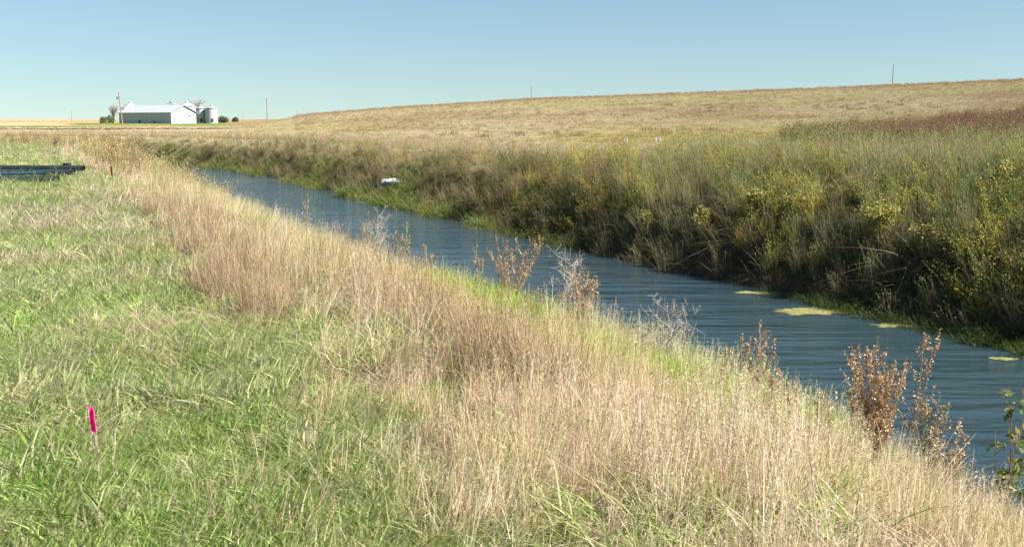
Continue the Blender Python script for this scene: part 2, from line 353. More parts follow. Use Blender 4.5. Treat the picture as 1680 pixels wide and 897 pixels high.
# ------------------------------------------------------------------ farm far away on the left
M_white = pbr('white_sheet_metal', (.47, .48, .49), .45, 0, 1.2, vary=.03)
M_roof = pbr('pale_metal_roof', (.38, .395, .40), .4, 0, 1.0, vary=.04)
M_dark = pbr('dark_paint', (.05, .05, .055), .6)
M_galv = pbr('galvanised_bin_steel', (.45, .46, .47), .42, .15, 1.5, vary=.05)
M_galv2 = pbr('weathered_bin_roof', (.30, .31, .315), .5, .1, 1.5, vary=.06)
M_wood = pbr('weathered_pole_wood', (.30, .20, .12), .9, 0, 6, vary=.2)
M_metal = pbr('grey_metal', (.2, .21, .22), .5, .4)
def build_barn():
    base = at(281.3, 360); a = R(35); L_, W_, H_, P_ = 27.5, 10.0, 3.75, 5.95
    root = empty('metal_barn', base); tag(root, 'long white metal farm shed with a pale low-pitched roof and a sunlit gable end', 'barn')
    # local: origin = nearest corner, long wall runs to the left and away, gable runs right and away
    u = Vector((-math.cos(a), math.sin(a), 0)); v = Vector((math.sin(a), math.cos(a), 0))
    P = lambda l, w_, z: u*l + v*w_ + Vector((0, 0, z))
    wm = MB()
    wm.add([P(0,0,-.3), P(L_,0,-.3), P(L_,0,H_), P(0,0,H_)], [(0,1,2,3)])
    wm.add([P(0,W_,-.3), P(L_,W_,-.3), P(L_,W_,H_), P(0,W_,H_)], [(3,2,1,0)])
    for l in (0, L_): wm.add([P(l,0,-.3), P(l,W_,-.3), P(l,W_,H_), P(l,W_/2,P_), P(l,0,H_)], [(0,1,2,3,4)] )
    for k in range(1, 27):   # standing ribs of the cladding
        l = L_*k/27; wm.box((-.03,-.03,0), (.03,.03,H_-.1), Matrix.Translation(P(l, -.02, 0)))
    wm.build('wall', M_white, root)
    rm = MB()
    e = .5
    for s0 in (0, 1):
        w0, w1 = (-e, W_/2) if s0 == 0 else (W_+e, W_/2); zz = H_ - e*(P_-H_)/(W_/2) + .08
        rm.add([P(-e,w0,zz), P(L_+e,w0,zz), P(L_+e,w1,P_+.08), P(-e,w1,P_+.08), P(-e,w0,zz-.15), P(L_+e,w0,zz-.15), P(L_+e,w1,P_-.07), P(-e,w1,P_-.07)],
               [(0,1,2,3),(4,7,6,5),(0,4,5,1),(0,3,7,4),(1,5,6,2)])
    rm.build('roof', M_roof, root)
    def panel(name, l0, l1, z0, z1, gable=False, mat=M_dark):
        d = MB(); t_ = .06
        if gable: q = [P(-.03, l0, z0), P(-.03, l1, z0), P(-.03, l1, z1), P(-.03, l0, z1)]; off = -u*t_
        else: q = [P(l0, -.03, z0), P(l1, -.03, z0), P(l1, -.03, z1), P(l0, -.03, z1)]; off = -v*t_
        d.add(q + [p+off for p in q], [(0,1,2,3),(7,6,5,4),(0,4,5,1),(1,5,6,2),(2,6,7,3),(3,7,4,0)]); return d.build(name, mat, root)
    panel('door', 7.0, 8.0, .05, 2.1, True, pbr('grey_door_paint', (.45, .46, .47), .6))
    panel('window', 7.2, 7.8, 2.3, 2.9, True)
    panel('door', 16.0, 17.0, 0, 1.1); panel('vent', 8.4, 8.9, 0, .9)
    # a small heap of gear against the shaded wall is too small to tell; door edge trim
    t = MB()
    t.box((-.07, -.07, 0), (.07, .07, H_), Matrix.Translation(P(0, 0, 0) - u*.05 - v*.05)); t.build('corner_trim', M_roof, root)
    return root
build_barn()
def silo(px, r, width_px, top_px, cone_px, label):
    b = at(px, r); rad = width_px/2/F*r
    zt = CAMH + (HZ-top_px)/F*r - b.z; zc = CAMH + (HZ-cone_px)/F*r - b.z
    root = empty('grain_bin', b); tag(root, label, 'grain bin', 'grain bins beside the white shed')
    m = MB(); prof = []
    nrib = max(8, int(zt/.35))
    for k in range(nrib+1):
        z = -.3 + (zt+.3)*k/nrib; prof.append((rad, z)); 
        if k < nrib: prof.append((rad-.05, z+(zt+.3)/nrib*.5))
    m.lathe(prof, 40); m.build('bin_wall', M_galv, root, True)
    c = MB(); c.lathe([(rad+.15, zt-.08), (rad+.15, zt+.02), (.45, zc-.25), (.45, zc-.05)], 40); c.build('roof', M_galv2, root)
    cp = MB(); cp.lathe([(.5, zc-.1), (.5, zc+.1), (.05, zc+.22)], 16); cp.build('cap', M_galv, root)
    d = MB(); ang = R(-70); Mx = Matrix.Rotation(ang, 4, 'Z')
    d.box((rad-.02, -.4, .5), (rad+.07, .4, 1.6), Mx); d.build('hatch', M_dark, root)
    l = MB()
    Ml = Matrix.Rotation(R(-110), 4, 'Z')
    for yy in (-.22, .22): l.box((rad+.1, yy-.03, .2), (rad+.16, yy+.03, zt), Ml)
    for k in range(int(zt/.4)): l.box((rad+.11, -.2, .4+k*.4), (rad+.15, .2, .45+k*.4), Ml)
    l.build('ladder', M_metal, root)
silo(347.8, 385, 19.5, 178, 173.8, 'rightmost white corrugated grain bin with a sunlit side beside the shed')
silo(329.8, 386, 15.5, 178.2, 173.6, 'narrower white grain bin squeezed between the shed gable and the rightmost bin')
silo(308, 402, 30, 175.5, 167.3, 'wide grain bin behind the peak of the shed gable, its cone roof above the ridge')
silo(214.5, 398, 28, 178.5, 168, 'grain bin behind the left end of the shed with only its cone roof showing')
# auger frame above the ridge
root = empty('auger_tower', at(282, 385)); tag(root, 'small steel conveyor frame poking up above the shed ridge', 'conveyor')
m = MB()
for dx in (-.8, .8):
    for dy in (-.8, .8): m.tube([(dx, dy, 0), (dx*.5, dy*.5, 7.1)], .07, 5)
for z in (2, 4, 6):
    k = .8 - .4*z/7.1; m.tube([(-k, -k, z), (k, -k, z), (k, k, z), (-k, k, z), (-k, -k, z)], .05, 4)
m.build('frame', M_metal, root)
m = MB(); m.tube([(-1.6, 0, 6.6), (0, 0, 7.3), (2.0, 0, 6.3), (4.5, 0, 4.5)], .12, 6); m.build('spout', M_galv, root)
m = MB(); m.lathe([(.02, 7.7), (.3, 7.5), (.3, 7.15), (.1, 7.0)], 10); m.build('motor', M_metal, root)

# utility poles
def pole(px, r, top_y, label, lean=0., arm=False, can=False, rad=.16, base=None, bury=0, group='wooden utility poles'):
    b = at(px, r); h = CAMH + (HZ-top_y)/F*r - b.z
    root = empty('utility_pole', b); tag(root, label, 'utility pole', group)
    m = MB(); m.tube([(0, 0, -.5), (lean*.5*h, 0, h*.5), (lean*h, 0, h)], [rad, rad*.85, rad*.7], 10); m.build('post', M_wood, root)
    if arm:
        m = MB(); m.box((-.9+lean*h, -.06, h-.55), (.9+lean*h, .06, h-.42)); m.build('crossarm', M_wood, root)
        m = MB()
        for dx in (-.8, .8): m.lathe([(.04, h-.42), (.06, h-.3), (.02, h-.22)], 8, dx+lean*h, 0)
        m.build('insulator', M_galv, root)
    else:
        m = MB(); m.lathe([(.05, h), (.08, h+.12), (.03, h+.25)], 8, lean*h, 0); m.build('insulator', M_galv, root)
    if can:
        m = MB(); m.lathe([(.02, h-2.3), (.28, h-2.25), (.28, h-1.4), (.02, h-1.35)], 14, -.45+lean*h, 0); m.build('transformer', M_metal, root)
pole(201.0, 338, 152, 'leaning wooden utility pole with a transformer in front of the white shed', lean=-.075, can=True, rad=.2)
pole(438.7, 480, 161.5, 'bare wooden utility pole standing alone right of the farm', rad=.22)
pole(871.5, 450, 141, 'utility pole rising behind the middle of the hill crest', rad=.16)
pole(1463.5, 350, 108, 'tallest utility pole behind the right end of the hill crest', arm=False, rad=.17)
pole(117.8, 620, 181, 'faint thin utility pole in the stubble at far left', rad=.14)
pole(399, 900, 184.5, 'faint distant pole between the grain bins and the lone wooden pole', rad=.17)
pole(487.5, 620, 179.5, 'thin distant utility pole where the hill starts to rise', rad=.13)

# ------------------------------------------------------------------ trees and shrubs by the farm
M_bark = pbr('grey_bark', (.30, .27, .25), .9)
def bare_tree(px, r, top_y, width_px, label, seed, dense=1.):
    g = np.random.default_rng(seed); b = at(px, r); h = CAMH + (HZ-top_y)/F*r - b.z; wd = width_px/F*r/2
    root = empty('bare_tree', b); tag(root, label, 'tree')
    m = MB(); m.tube([(0, 0, -.3), (.1, 0, h*.3), (0, .1, h*.5)], [.2, .15, .1], 8); m.build('trunk', M_bark, root)
    c = MB()
    for k in range(int(26*dense)):
        a = g.uniform(0, 6.28); z0 = h*g.uniform(.05, .4); L_ = g.uniform(.5, 1.)
        p1 = Vector((math.cos(a)*wd*L_*.5, math.sin(a)*wd*L_*.5, z0+(h-z0)*.5*L_)); p2 = Vector((math.cos(a)*wd*L_, math.sin(a)*wd*L_, z0+(h-z0)*L_*g.uniform(.75, 1)*(1.1-.25*L_)))
        c.tube([(0, 0, z0), p1, p2], [.1, .06, .03], 4)
        for q in range(9):
            f = g.uniform(.3, 1); o = Vector((0, 0, z0)).lerp(p1, min(1, f*2)) if f < .5 else p1.lerp(p2, f*2-1)
            d = Vector(g.normal(0, 1, 3)); d.z = abs(d.z)+.4; e = o + d.normalized()*h*.2
            c.tube([o, e], [.035, .015], 3)
            for w_ in range(2):
                d2 = Vector(g.normal(0, 1, 3)); d2.z += .4; c.tube([o.lerp(e, g.uniform(.3, 1)), e + d2.normalized()*h*.09], [.02, .008], 3)
    c.build('crown', M_bark, root)
bare_tree(322, 425, 161.5, 26, 'bare grey leafless tree behind the grain bins', 11, 1.5)
bare_tree(187.5, 415, 171, 13, 'bare grey leafless tree at the left end of the shed', 12, 1.2)
M_leaf = leaf_mat('dark_shrub_leaves', (.14, .15, .08), False, (.12, .16, .08), .2, .2)
def shrub(px, r, top_y, width_px, label, seed):
    g = np.random.default_rng(seed); b = at(px, r); h = max(1.0, CAMH + (HZ-top_y)/F*r - b.z); wd = width_px/F*r/2
    root = empty('shrub', b); tag(root, label, 'shrub', 'dark green shrubs around the farm')
    m = MB()
    for k in range(6):
        a = k*1.05; m.tube([(0, 0, -.2), (math.cos(a)*wd*.5, math.sin(a)*.8, h*.6)], [.09, .03], 5)
    m.build('stems', M_bark, root)
    c = MB(); P = []
    for k in range(16):
        cx, cy, cz = g.uniform(-.78, .78)*wd, g.uniform(-.5, .5)*wd, 0
        cr = h*g.uniform(.28, .42); cz = g.uniform(.15, 1)*(h*(1-.4*abs(cx/wd)**2)-cr)
        q = g.normal(0, 1, (110, 3)); q /= np.linalg.norm(q, axis=1)[:, None]; q *= (g.random((110, 1))**.33)*cr; P.append(q + [cx, cy, max(cz, .3*cr)])
    P = np.concatenate(P); P[:, 2] = np.abs(P[:, 2]); c.flakes(P, (.25, .5), g, 1.4); c.build('foliage', M_leaf, root)
shrub(178.5, 405, 188, 27, 'rounded dark green shrub in the stubble left of the shed', 1)
shrub(365.5, 420, 188.5, 15, 'low dark green shrub just right of the grain bins', 2)
shrub(387, 470, 191.3, 8, 'tiny round dark shrub alone between the bins and the lone pole', 3)

# ------------------------------------------------------------------ grasses: tuft kinds
def kind(name, variants, fn, mat):
    c = bpy.data.collections.new(name)
    for i in range(variants):
        mb = MB(); fn(mb, np.random.default_rng(hash(name) % 1000 + i if False else sum(map(ord, name)) + i*31))
        o = bpy.data.objects.new(name + '_tuft', mb.mesh(name, mat)); c.objects.link(o)
    return c
def heads(mb, CL, g, n_per, size, lo=.78, spread=.008, p=1.0):
    """seed heads: flakes along the top of each stem centre line"""
    P = []
    for cl in CL:
        if g.random() > p: continue
        for _ in range(n_per):
            u = g.uniform(lo, 1)*(len(cl)-1); i = min(int(u), len(cl)-2); P.append(cl[i]*(1-(u-i)) + cl[i+1]*(u-i) + g.normal(0, spread, 3))
    if P: mb.flakes(np.array(P), size, g, 4.0, 1.6)
def k_green(mb, g):
    mb.blades(30, (.14, .31), (.011, .020), (.5, 1.2), .42, .13, 4, g=g)
    mb.blades(10, (.06, .16), (.006, .010), (.2, .9), .3, .13, 3, g=g, tint=.95)
def k_dry(mb, g):
    cl = mb.blades(11, (.42, .80), (.004, .0062), (.05, .35), .15, .09, 4, g=g, taper=.35, azs=.8)
    heads(mb, cl, g, 4, (.012, .030), .80, .004, .6)
    mb.blades(20, (.20, .52), (.007, .013), (.4, 1.1), .45, .11, 4, g=g)
    mb.blades(9, (.08, .25), (.006, .011), (.6, 1.6), .4, .13, 3, g=g)
def k_bank(mb, g):
    mb.blades(30, (.30, .72), (.005, .010), (.1, .6), .35, .10, 5, g=g)
    cl = mb.blades(6, (.5, .85), (.003, .005), (.05, .25), .1, .09, 4, g=g, taper=.35, tint=.95); heads(mb, cl, g, 9, (.012, .026), .8, .005)
def k_reed(mb, g):
    mb.blades(26, (.40, 1.15), (.010, .019), (.05, .75), .35, .28, 4, g=g)
    cl = mb.blades(9, (.8, 1.25), (.006, .009), (.05, .2), .1, .2, 3, g=g, taper=.3, tint=.95); heads(mb, cl, g, 10, (.03, .06), .8, .012)
def k_forb(mb, g):
    cl = mb.blades(10, (.4, .95), (.007, .011), (.1, .6), .2, .14, 4, g=g, taper=.3, tint=.1); mb.blades(14, (.2, .6), (.008, .014), (.2, .8), .4, .16, 4, g=g)
    P = [];
    for c_ in cl:
        for _ in range(26):
            u = g.uniform(.2, 1)*4; i = min(int(u), 3); P.append(c_[i]*(1-(u-i)) + c_[i+1]*(u-i) + g.normal(0, .05, 3))
    mb.flakes(np.array(P), (.022, .050), g, 2.0, .2)
def k_field(mb, g):
    mb.blades(40, (.14, .42), (.012, .022), (.1, .8), .35, .34, 3, g=g)
def k_red(mb, g):
    cl = mb.blades(14, (.6, 1.35), (.012, .02), (.05, .35), .1, .3, 4, g=g, taper=.4)
    P = []
    for c_ in cl:
        for _ in range(22):
            u = g.uniform(.25, 1)*4; i = min(int(u), 3); P.append(c_[i]*(1-(u-i)) + c_[i+1]*(u-i) + g.normal(0, .05, 3))
    mb.flakes(np.array(P), (.05, .10), g, 2.2, .8)
def k_fallen(mb, g):
    mb.blades(26, (.16, .40), (.004, .009), (1.2, 3.2), .30, .18, 4, g=g)
def k_mound(mb, g):
    mb.blades(46, (.12, .36), (.006, .012), (.4, 1.3), .4, .20, 4, g=g)
    q = g.normal(0, 1, (70, 3))*[.16, .16, .08] + [0, 0, .12]; mb.flakes(q, (.02, .045), g, 2.0, .2)
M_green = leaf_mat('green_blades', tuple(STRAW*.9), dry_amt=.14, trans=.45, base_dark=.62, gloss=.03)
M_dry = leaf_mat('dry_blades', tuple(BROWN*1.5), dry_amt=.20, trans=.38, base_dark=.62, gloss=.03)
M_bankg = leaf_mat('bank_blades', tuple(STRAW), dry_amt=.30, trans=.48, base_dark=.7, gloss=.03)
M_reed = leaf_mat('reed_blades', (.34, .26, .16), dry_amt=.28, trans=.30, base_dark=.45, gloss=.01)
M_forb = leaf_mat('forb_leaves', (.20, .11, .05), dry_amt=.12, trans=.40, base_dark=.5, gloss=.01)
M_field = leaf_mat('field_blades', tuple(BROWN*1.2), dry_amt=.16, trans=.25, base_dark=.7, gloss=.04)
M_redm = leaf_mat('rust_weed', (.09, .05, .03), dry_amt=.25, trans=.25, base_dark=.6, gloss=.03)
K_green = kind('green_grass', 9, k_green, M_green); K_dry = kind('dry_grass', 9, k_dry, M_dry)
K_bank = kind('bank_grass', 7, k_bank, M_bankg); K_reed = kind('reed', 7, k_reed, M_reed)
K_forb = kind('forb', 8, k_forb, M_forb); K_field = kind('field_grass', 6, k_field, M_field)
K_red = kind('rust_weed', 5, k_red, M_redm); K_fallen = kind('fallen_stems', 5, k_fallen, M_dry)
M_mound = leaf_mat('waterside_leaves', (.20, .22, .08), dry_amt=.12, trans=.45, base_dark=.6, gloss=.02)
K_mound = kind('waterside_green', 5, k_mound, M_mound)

def scatter(name, coll, P, scl, tint, lean_az, lean, label, cat, sz=None):
    """one object of many instanced tufts; lean = tilt angle towards compass lean_az"""
    n = len(P); g = np.random.default_rng(n)
    th = g.uniform(0, 2*math.pi, n); ax = lean_az + math.pi/2
    # R = tilt(axis, lean) * Rz(th)
    c, s_ = np.cos(lean), np.sin(lean); kx, ky = np.cos(ax), np.sin(ax)
    T = np.zeros((n, 3, 3)); T[:, 0, 0] = c+kx*kx*(1-c); T[:, 0, 1] = kx*ky*(1-c); T[:, 0, 2] = ky*s_
    T[:, 1, 0] = kx*ky*(1-c); T[:, 1, 1] = c+ky*ky*(1-c); T[:, 1, 2] = -kx*s_; T[:, 2, 0] = -ky*s_; T[:, 2, 1] = kx*s_; T[:, 2, 2] = c
    Z = np.zeros((n, 3, 3)); Z[:, 0, 0] = np.cos(th); Z[:, 0, 1] = -np.sin(th); Z[:, 1, 0] = np.sin(th); Z[:, 1, 1] = np.cos(th); Z[:, 2, 2] = 1
    M = T @ Z
    E = np.stack([np.arctan2(M[:, 2, 1], M[:, 2, 2]), np.arcsin(np.clip(-M[:, 2, 0], -1, 1)), np.arctan2(M[:, 1, 0], M[:, 0, 0])], 1)
    me = bpy.data.meshes.new(name); me.vertices.add(n); me.vertices.foreach_set('co', P.ravel())
    S3 = np.stack([scl, scl, scl if sz is None else sz*scl], 1)
    me.attributes.new('rot', 'FLOAT_VECTOR', 'POINT').data.foreach_set('vector', E.ravel())
    me.attributes.new('scl', 'FLOAT_VECTOR', 'POINT').data.foreach_set('vector', S3.ravel())
    me.attributes.new('pick', 'INT', 'POINT').data.foreach_set('value', g.integers(0, 1000, n).astype(np.int32))
    me.attributes.new('tint', 'FLOAT_COLOR', 'POINT').data.foreach_set('color', np.hstack([np.clip(tint, 0, 1), np.ones((n, 1))]).ravel())
    o = bpy.data.objects.new(name, me); COL.objects.link(o)
    ng = bpy.data.node_groups.new(name, 'GeometryNodeTree')
    ng.interface.new_socket('Geometry', in_out='INPUT', socket_type='NodeSocketGeometry'); ng.interface.new_socket('Geometry', in_out='OUTPUT', socket_type='NodeSocketGeometry')
    N = ng.nodes.new; L = ng.links.new
    gi = N('NodeGroupInput'); go = N('NodeGroupOutput'); ip = N('GeometryNodeInstanceOnPoints'); ci = N('GeometryNodeCollectionInfo')
    ci.inputs['Collection'].default_value = coll; ci.inputs['Separate Children'].default_value = True; ci.inputs['Reset Children'].default_value = True
    ip.inputs['Pick Instance'].default_value = True
    def at_(nm, ty):
        a = N('GeometryNodeInputNamedAttribute'); a.data_type = ty; a.inputs['Name'].default_value = nm; return a.outputs['Attribute']
    mp = N('GeometryNodeMeshToPoints')
    L(gi.outputs[0], mp.inputs[0]); L(mp.outputs[0], ip.inputs['Points']); L(ci.outputs[0], ip.inputs['Instance'])
    er = N('FunctionNodeEulerToRotation'); L(at_('rot', 'FLOAT_VECTOR'), er.inputs[0]); L(er.outputs[0], ip.inputs['Rotation'])
    L(at_('scl', 'FLOAT_VECTOR'), ip.inputs['Scale']); L(at_('pick', 'INT'), ip.inputs['Instance Index']); L(ip.outputs[0], go.inputs[0])
    md = o.modifiers.new('tufts', 'NODES'); md.node_group = ng
    tag(o, label, cat, kind='stuff'); print(name, n)
    return o
def sample(C, r0, r1, p=2.0, azr=(-37, 37), seed=0):
    """points with C/r^p tufts per square metre"""
    g = np.random.default_rng(seed); da = R(azr[1]-azr[0])
    if p == 2.0: n = int(C*da*math.log(r1/r0)); r = r0*np.exp(g.random(n)*math.log(r1/r0))
    else:
        q = 2-p; n = int(C*da*(r1**q-r0**q)/q); r = (r0**q + g.random(n)*(r1**q-r0**q))**(1/q)
    a = R(1)*g.uniform(azr[0], azr[1], n)
    return r*np.sin(a), r*np.cos(a), r, g
def pos(x, y, dz=0.): return np.stack([x, y, ground(x, y)+dz], 1)

# --- the mown green strip
x, y, r, g = sample(8200, 2.6, 120, 2.0, seed=1)
s, t = st(x, y)
n1 = fbm(x, y, 1.7, 3, 2); n2 = fbm(x, y, 5, 3, 31); n3 = fbm(x, y, .6, 2, 91)
lush = np.clip(1.25 - sstep(6, 20, r)*.75 + (n2-.5)*1.5, 0, 1)
edge = 2.35 + .9*(n2-.5) + .35*(n3-.5)
keep = (s < edge + .5) & (s > -60) & (y < 84) & (g.random(len(x)) < np.where(s > edge, .35, 1))
x, y, r, s, n1, n2, n3, lush = [v[keep] for v in (x, y, r, s, n1, n2, n3, lush)]
tint = mixc(np.tile(GREEN*1.35, (len(x), 1)), C3(.36, .44, .16), g.random(len(x))*.7)
dryf = sstep(.50, .62, n1*.6+n3*.4)*(1-.7*lush) + (1-lush)*.22*g.random(len(x))
tint = mixc(tint, STRAW*.82, dryf)
tint = mixc(tint, STRAW*.85, (g.random(len(x)) < .06+.10*(1-lush))*.85)
lean = .25+.35*n3 + g.normal(0, .12, len(x))
scl = (1.0 + .55*sstep(8, 30, r) + .9*sstep(30, 110, r))*g.uniform(.75, 1.2, len(x))*(.45+.95*n3)*(.75+.5*n1)
scatter('green_grass', K_green, pos(x, y, -.01), scl, tint, R(170)+1.6*(n2-.5)+g.normal(0, .3, len(x)), lean,
        'windblown green grass of the mown strip left of the dry bank', 'grass', sz=np.full(len(x), .78))

# --- tall dry grass along the bank top
def dry_patch(C, r0, r1, seed, scalemul=1.0):
    x, y, r, g = sample(C, r0, r1, 2.0, seed=seed)
    s, t = st(x, y)
    n1 = fbm(x, y, 1.3, 3, 12); n2 = fbm(x, y, 4.2, 3, 61); n3 = fbm(x, y, .5, 2, 19); ne = fbm(x, y, 5, 3, 31)
    edge = 2.35+1.3*(ne-.5)+.8*(n3-.5)
    # density profile across the bank
    pr = sstep(edge-.9, edge+.6, s)*(1-.45*sstep(5.6, 7.4, s))*(s < 8.4)*(.06+.94*sstep(.36, .50, fbm(x, y, .8, 2, 512)))
    pr = np.maximum(pr, .10*(s < edge)*(s > edge-1.6)*(n1 > .5))
    pr = pr*(1-.92*np.exp(-((t-10.2)/2.8)**4)*sstep(3.7, 4.3, s))*(1-.45*sstep(4, 5, s)*sstep(11, 14, t))
    pr = np.where(y > 88, 0, pr)*(.25+.75*sstep(.25, .45, n1))
    k = g.random(len(x)) < pr
    x, y, r, s, t, n1, n2, n3 = [v[k] for v in (x, y, r, s, t, n1, n2, n3)]; g2 = g; n = len(x)
    tint = mixc(np.tile(TAN*1.12, (n, 1)), STRAW*1.12, sstep(.3, .7, g.random(n)*.6+n2*.4))
    tint = mixc(tint, C3(.50, .37, .235), sstep(.52, .70, n1)*.45)
    tint = mixc(tint, BROWN*1.1, sstep(.54, .64, n3*.4+n2*.3+n1*.3)*.75)
    tint = mixc(tint, C3(.36, .42, .15), (g.random(n) < .14+.72*sstep(3.0, 4.6, s)*sstep(.2, .5, n2)*(.35+.65*sstep(5, 9, t)))*.85)
    cl_ = np.exp(-((s-3.2)/.9)**2)*sstep(10, 12, t)*(1-sstep(19, 24, t))
    tint = mixc(tint, C3(.38, .28, .175), cl_*(.12+.6*(n3 > .56)))
    scl = (1+.40*cl_)*(.82-.30*sstep(3.8, 5.5, s)*(1-sstep(18, 30, t))+.30*sstep(10, 35, r)+.5*sstep(35, 90, r))*g.uniform(.45, 1.25, n)*(.40+.66*n2)*scalemul
    scl *= 1-.12*sstep(4, 6, s)
    lean = np.abs(.18+.7*(n2-.4)+g.normal(0, .12, n))
    return pos(x, y, -.02), scl, tint, R(30)+3.2*(n1-.5)+g.normal(0, .5, n), lean
P_, sc1, ti, la, le = dry_patch(8500, 2.6, 110, 2)
scatter('dry_grass', K_dry, P_, sc1, ti, la, le, 'tall straw coloured dry grass covering the near river bank', 'grass')
# --- yellow green grass down the near slope by the water
x, y, r, g = sample(9000, 3, 110, 2.0, seed=5)
s, t = st(x, y); n1 = fbm(x, y, 2.4, 3, 44); n2 = fbm(x, y, 7, 2, 71)
pr = sstep(4.8, 6.4, s)*(s < 8.35)*sstep(.36, .56, n1*.5+n2*.5) + .06*(s > 2.6)*(s <= 5)*(n1 > .55)*(r > 14)
gp = np.exp(-((t-9.8)/2.3)**4)
pr = np.where(t < 8.5, pr*.25, pr)*(y < 88)
pr = np.maximum(pr, gp*sstep(4.7, 5.6, s)*(s < 8.2)*.95); pr = np.maximum(pr, .6*sstep(3.7, 4.8, s)*(s < 8.3)*sstep(11, 14, t))
k = g.random(len(x)) < pr; x, y, r, s, n1, gp = [v[k] for v in (x, y, r, s, n1, gp)]; n = len(x)
tint = mixc(np.tile(C3(.26, .34, .07), (n, 1)), C3(.40, .38, .14), g.random(n)*.9)
tint = mixc(tint, C3(.24, .40, .06), gp*.7); tint = mixc(tint, C3(.55, .33, .15), (g.random(n) < .10+.35*gp*(s < 5.9))*.85)
scatter('bank_grass', K_bank, pos(x, y, -.02), (.72+.45*sstep(22, 50, r))*(1+.5*gp)*g.uniform(.6, 1.05, n), tint, R(20)+g.normal(0, .8, n), np.abs(g.normal(.1, .12, n)),
        'yellow green grass fringing the near waterline', 'grass')
def k_tall(mb, g):
    cl = mb.blades(12, (.45, .85), (.0045, .007), (.02, .22), .1, .12, 4, g=g, taper=.3, tint=.3); heads(mb, cl, g, 8, (.015, .035), .8, .005, .7)
    mb.blades(5, (.2, .4), (.006, .010), (.3, .9), .4, .10, 4, g=g)
x, y, r, g = sample(3200, 2.6, 60, 2.0, seed=67)
s, t = st(x, y); n1 = fbm(x, y, 1.2, 3, 644); n2 = fbm(x, y, 3.0, 3, 645)
k = ((s > 2.2) & (s < 5.2) & (n1 > .42) & (g.random(len(x)) < .7)) | ((s <= 2.2) & (n2*.6+n1*.4 > .64) & (r > 7) & (g.random(len(x)) < .6)); x, y, r, s, n1, n2 = [v[k] for v in (x, y, r, s, n1, n2)]; n = len(x)
tint = mixc(np.tile(STRAW*.9, (n, 1)), C3(.44, .32, .22), g.random(n))
scatter('matted_straw', K_fallen, pos(x, y, .02), g.uniform(.5, .95, n), tint, R(200)+g.normal(0, .9, n), g.uniform(0, .35, n),
        'matted bent straw lying in patches through the near grass', 'dead grass')
K_tall = kind('tall_straw', 6, k_tall, M_dry)
x, y, r, g = sample(3200, 2.6, 45, 2.0, seed=66)
s, t = st(x, y); n1 = fbm(x, y, 1.1, 3, 244)
k = (s > 2.6) & (s < 6.6) & (g.random(len(x)) < sstep(.42, .62, n1)*(.35+.65*sstep(3, 4.5, s))*(1-.75*np.exp(-((t-10.2)/2.8)**4)*(s > 3.6))); x, y, r, s, n1 = [v[k] for v in (x, y, r, s, n1)]; n = len(x)
tint = mixc(np.tile(STRAW*1.08, (n, 1)), C3(.50, .40, .30), g.random(n)); tint = mixc(tint, OLIVE*1.7, (g.random(n) < .18)*.8)
scatter('tall_straw_stems', K_tall, pos(x, y, -.02), g.uniform(.5, .85, n)*(1-.25*sstep(4.5, 6, s[:n])), tint, R(20)+g.normal(0, .9, n), np.abs(g.normal(.08, .08, n)),
        'pale upright straw stems standing above the near bank grass', 'grass')
# bright green fringe over the water at centre right, with orange dying leaves under it
M_fringe = leaf_mat('fringe_blades', (.55, .42, .16), dry_amt=.08, trans=.48, base_dark=.55, gloss=.02)
K_fringe = kind('fringe_blades', 5, lambda mb, g: mb.blades(34, (.28, .66), (.008, .015), (.15, .8), .4, .12, 5, g=g), M_fringe)
g = np.random.default_rng(71); n = 1900
t0 = g.uniform(7.2, 13.2, n); s0 = g.uniform(3.8, 7.2, n); x, y = xy(s0, t0); n1 = fbm(x, y, .8, 2, 91); k = (n1 > .30) & (s0 > 4.0+.8*(n1-.5)); x, y, s0, n1 = x[k], y[k], s0[k], n1[k]; n = len(x)
tint = mixc(np.tile(C3(.20, .36, .04), (n, 1)), C3(.34, .43, .07), g.random(n)); tint = mixc(tint, C3(.62, .38, .17), (g.random(n) < .85*(1-sstep(4.1, 4.9, s0)))*.95)
scatter('fringe_grass', K_fringe, pos(x, y, -.02), g.uniform(.7, 1.1, n)*(.62+.38*sstep(4, 4.9, s0)), tint, R(20)+g.normal(0, .8, n), np.abs(g.normal(.12, .12, n)),
        'bright lime green grass fringe with orange dying blades at the near waterline', 'grass')
# dark brown dead clumps along the edge of the dry grass
XS, YS, WS = [], [], []
for (px_, py_, rad_, m_) in [(275, 352, .7, 50), (310, 375, .7, 50), (345, 410, .6, 50), (362, 480, .5, 60), (405, 450, .5, 40), (440, 520, .4, 40), (715, 560, .45, 60), (820, 610, .4, 50), (640, 500, .6, 50), (590, 440, .9, 60), (900, 640, .35, 30)]:
    c_ = hit(px_, py_); rr_ = rad_*np.sqrt(g.random(m_)); aa_ = g.uniform(0, 6.283, m_)
    XS.append(c_.x + rr_*np.cos(aa_)*.7 - rr_*np.sin(aa_)*.25); YS.append(c_.y + rr_*np.sin(aa_)*1.5)
x = np.concatenate(XS); y = np.concatenate(YS); n = len(x)
tint = mixc(np.tile(C3(.20, .14, .085), (n, 1)), C3(.50, .39, .25), g.random(n)**.6)
scatter('brown_dead_clumps', K_dry, pos(x, y, -.02), g.uniform(.6, .95, n), tint, R(150)+g.normal(0, .7, n), np.abs(g.normal(.25, .2, n)),
        'dark brown dead grass clumps along the left edge of the dry bank', 'dead grass')
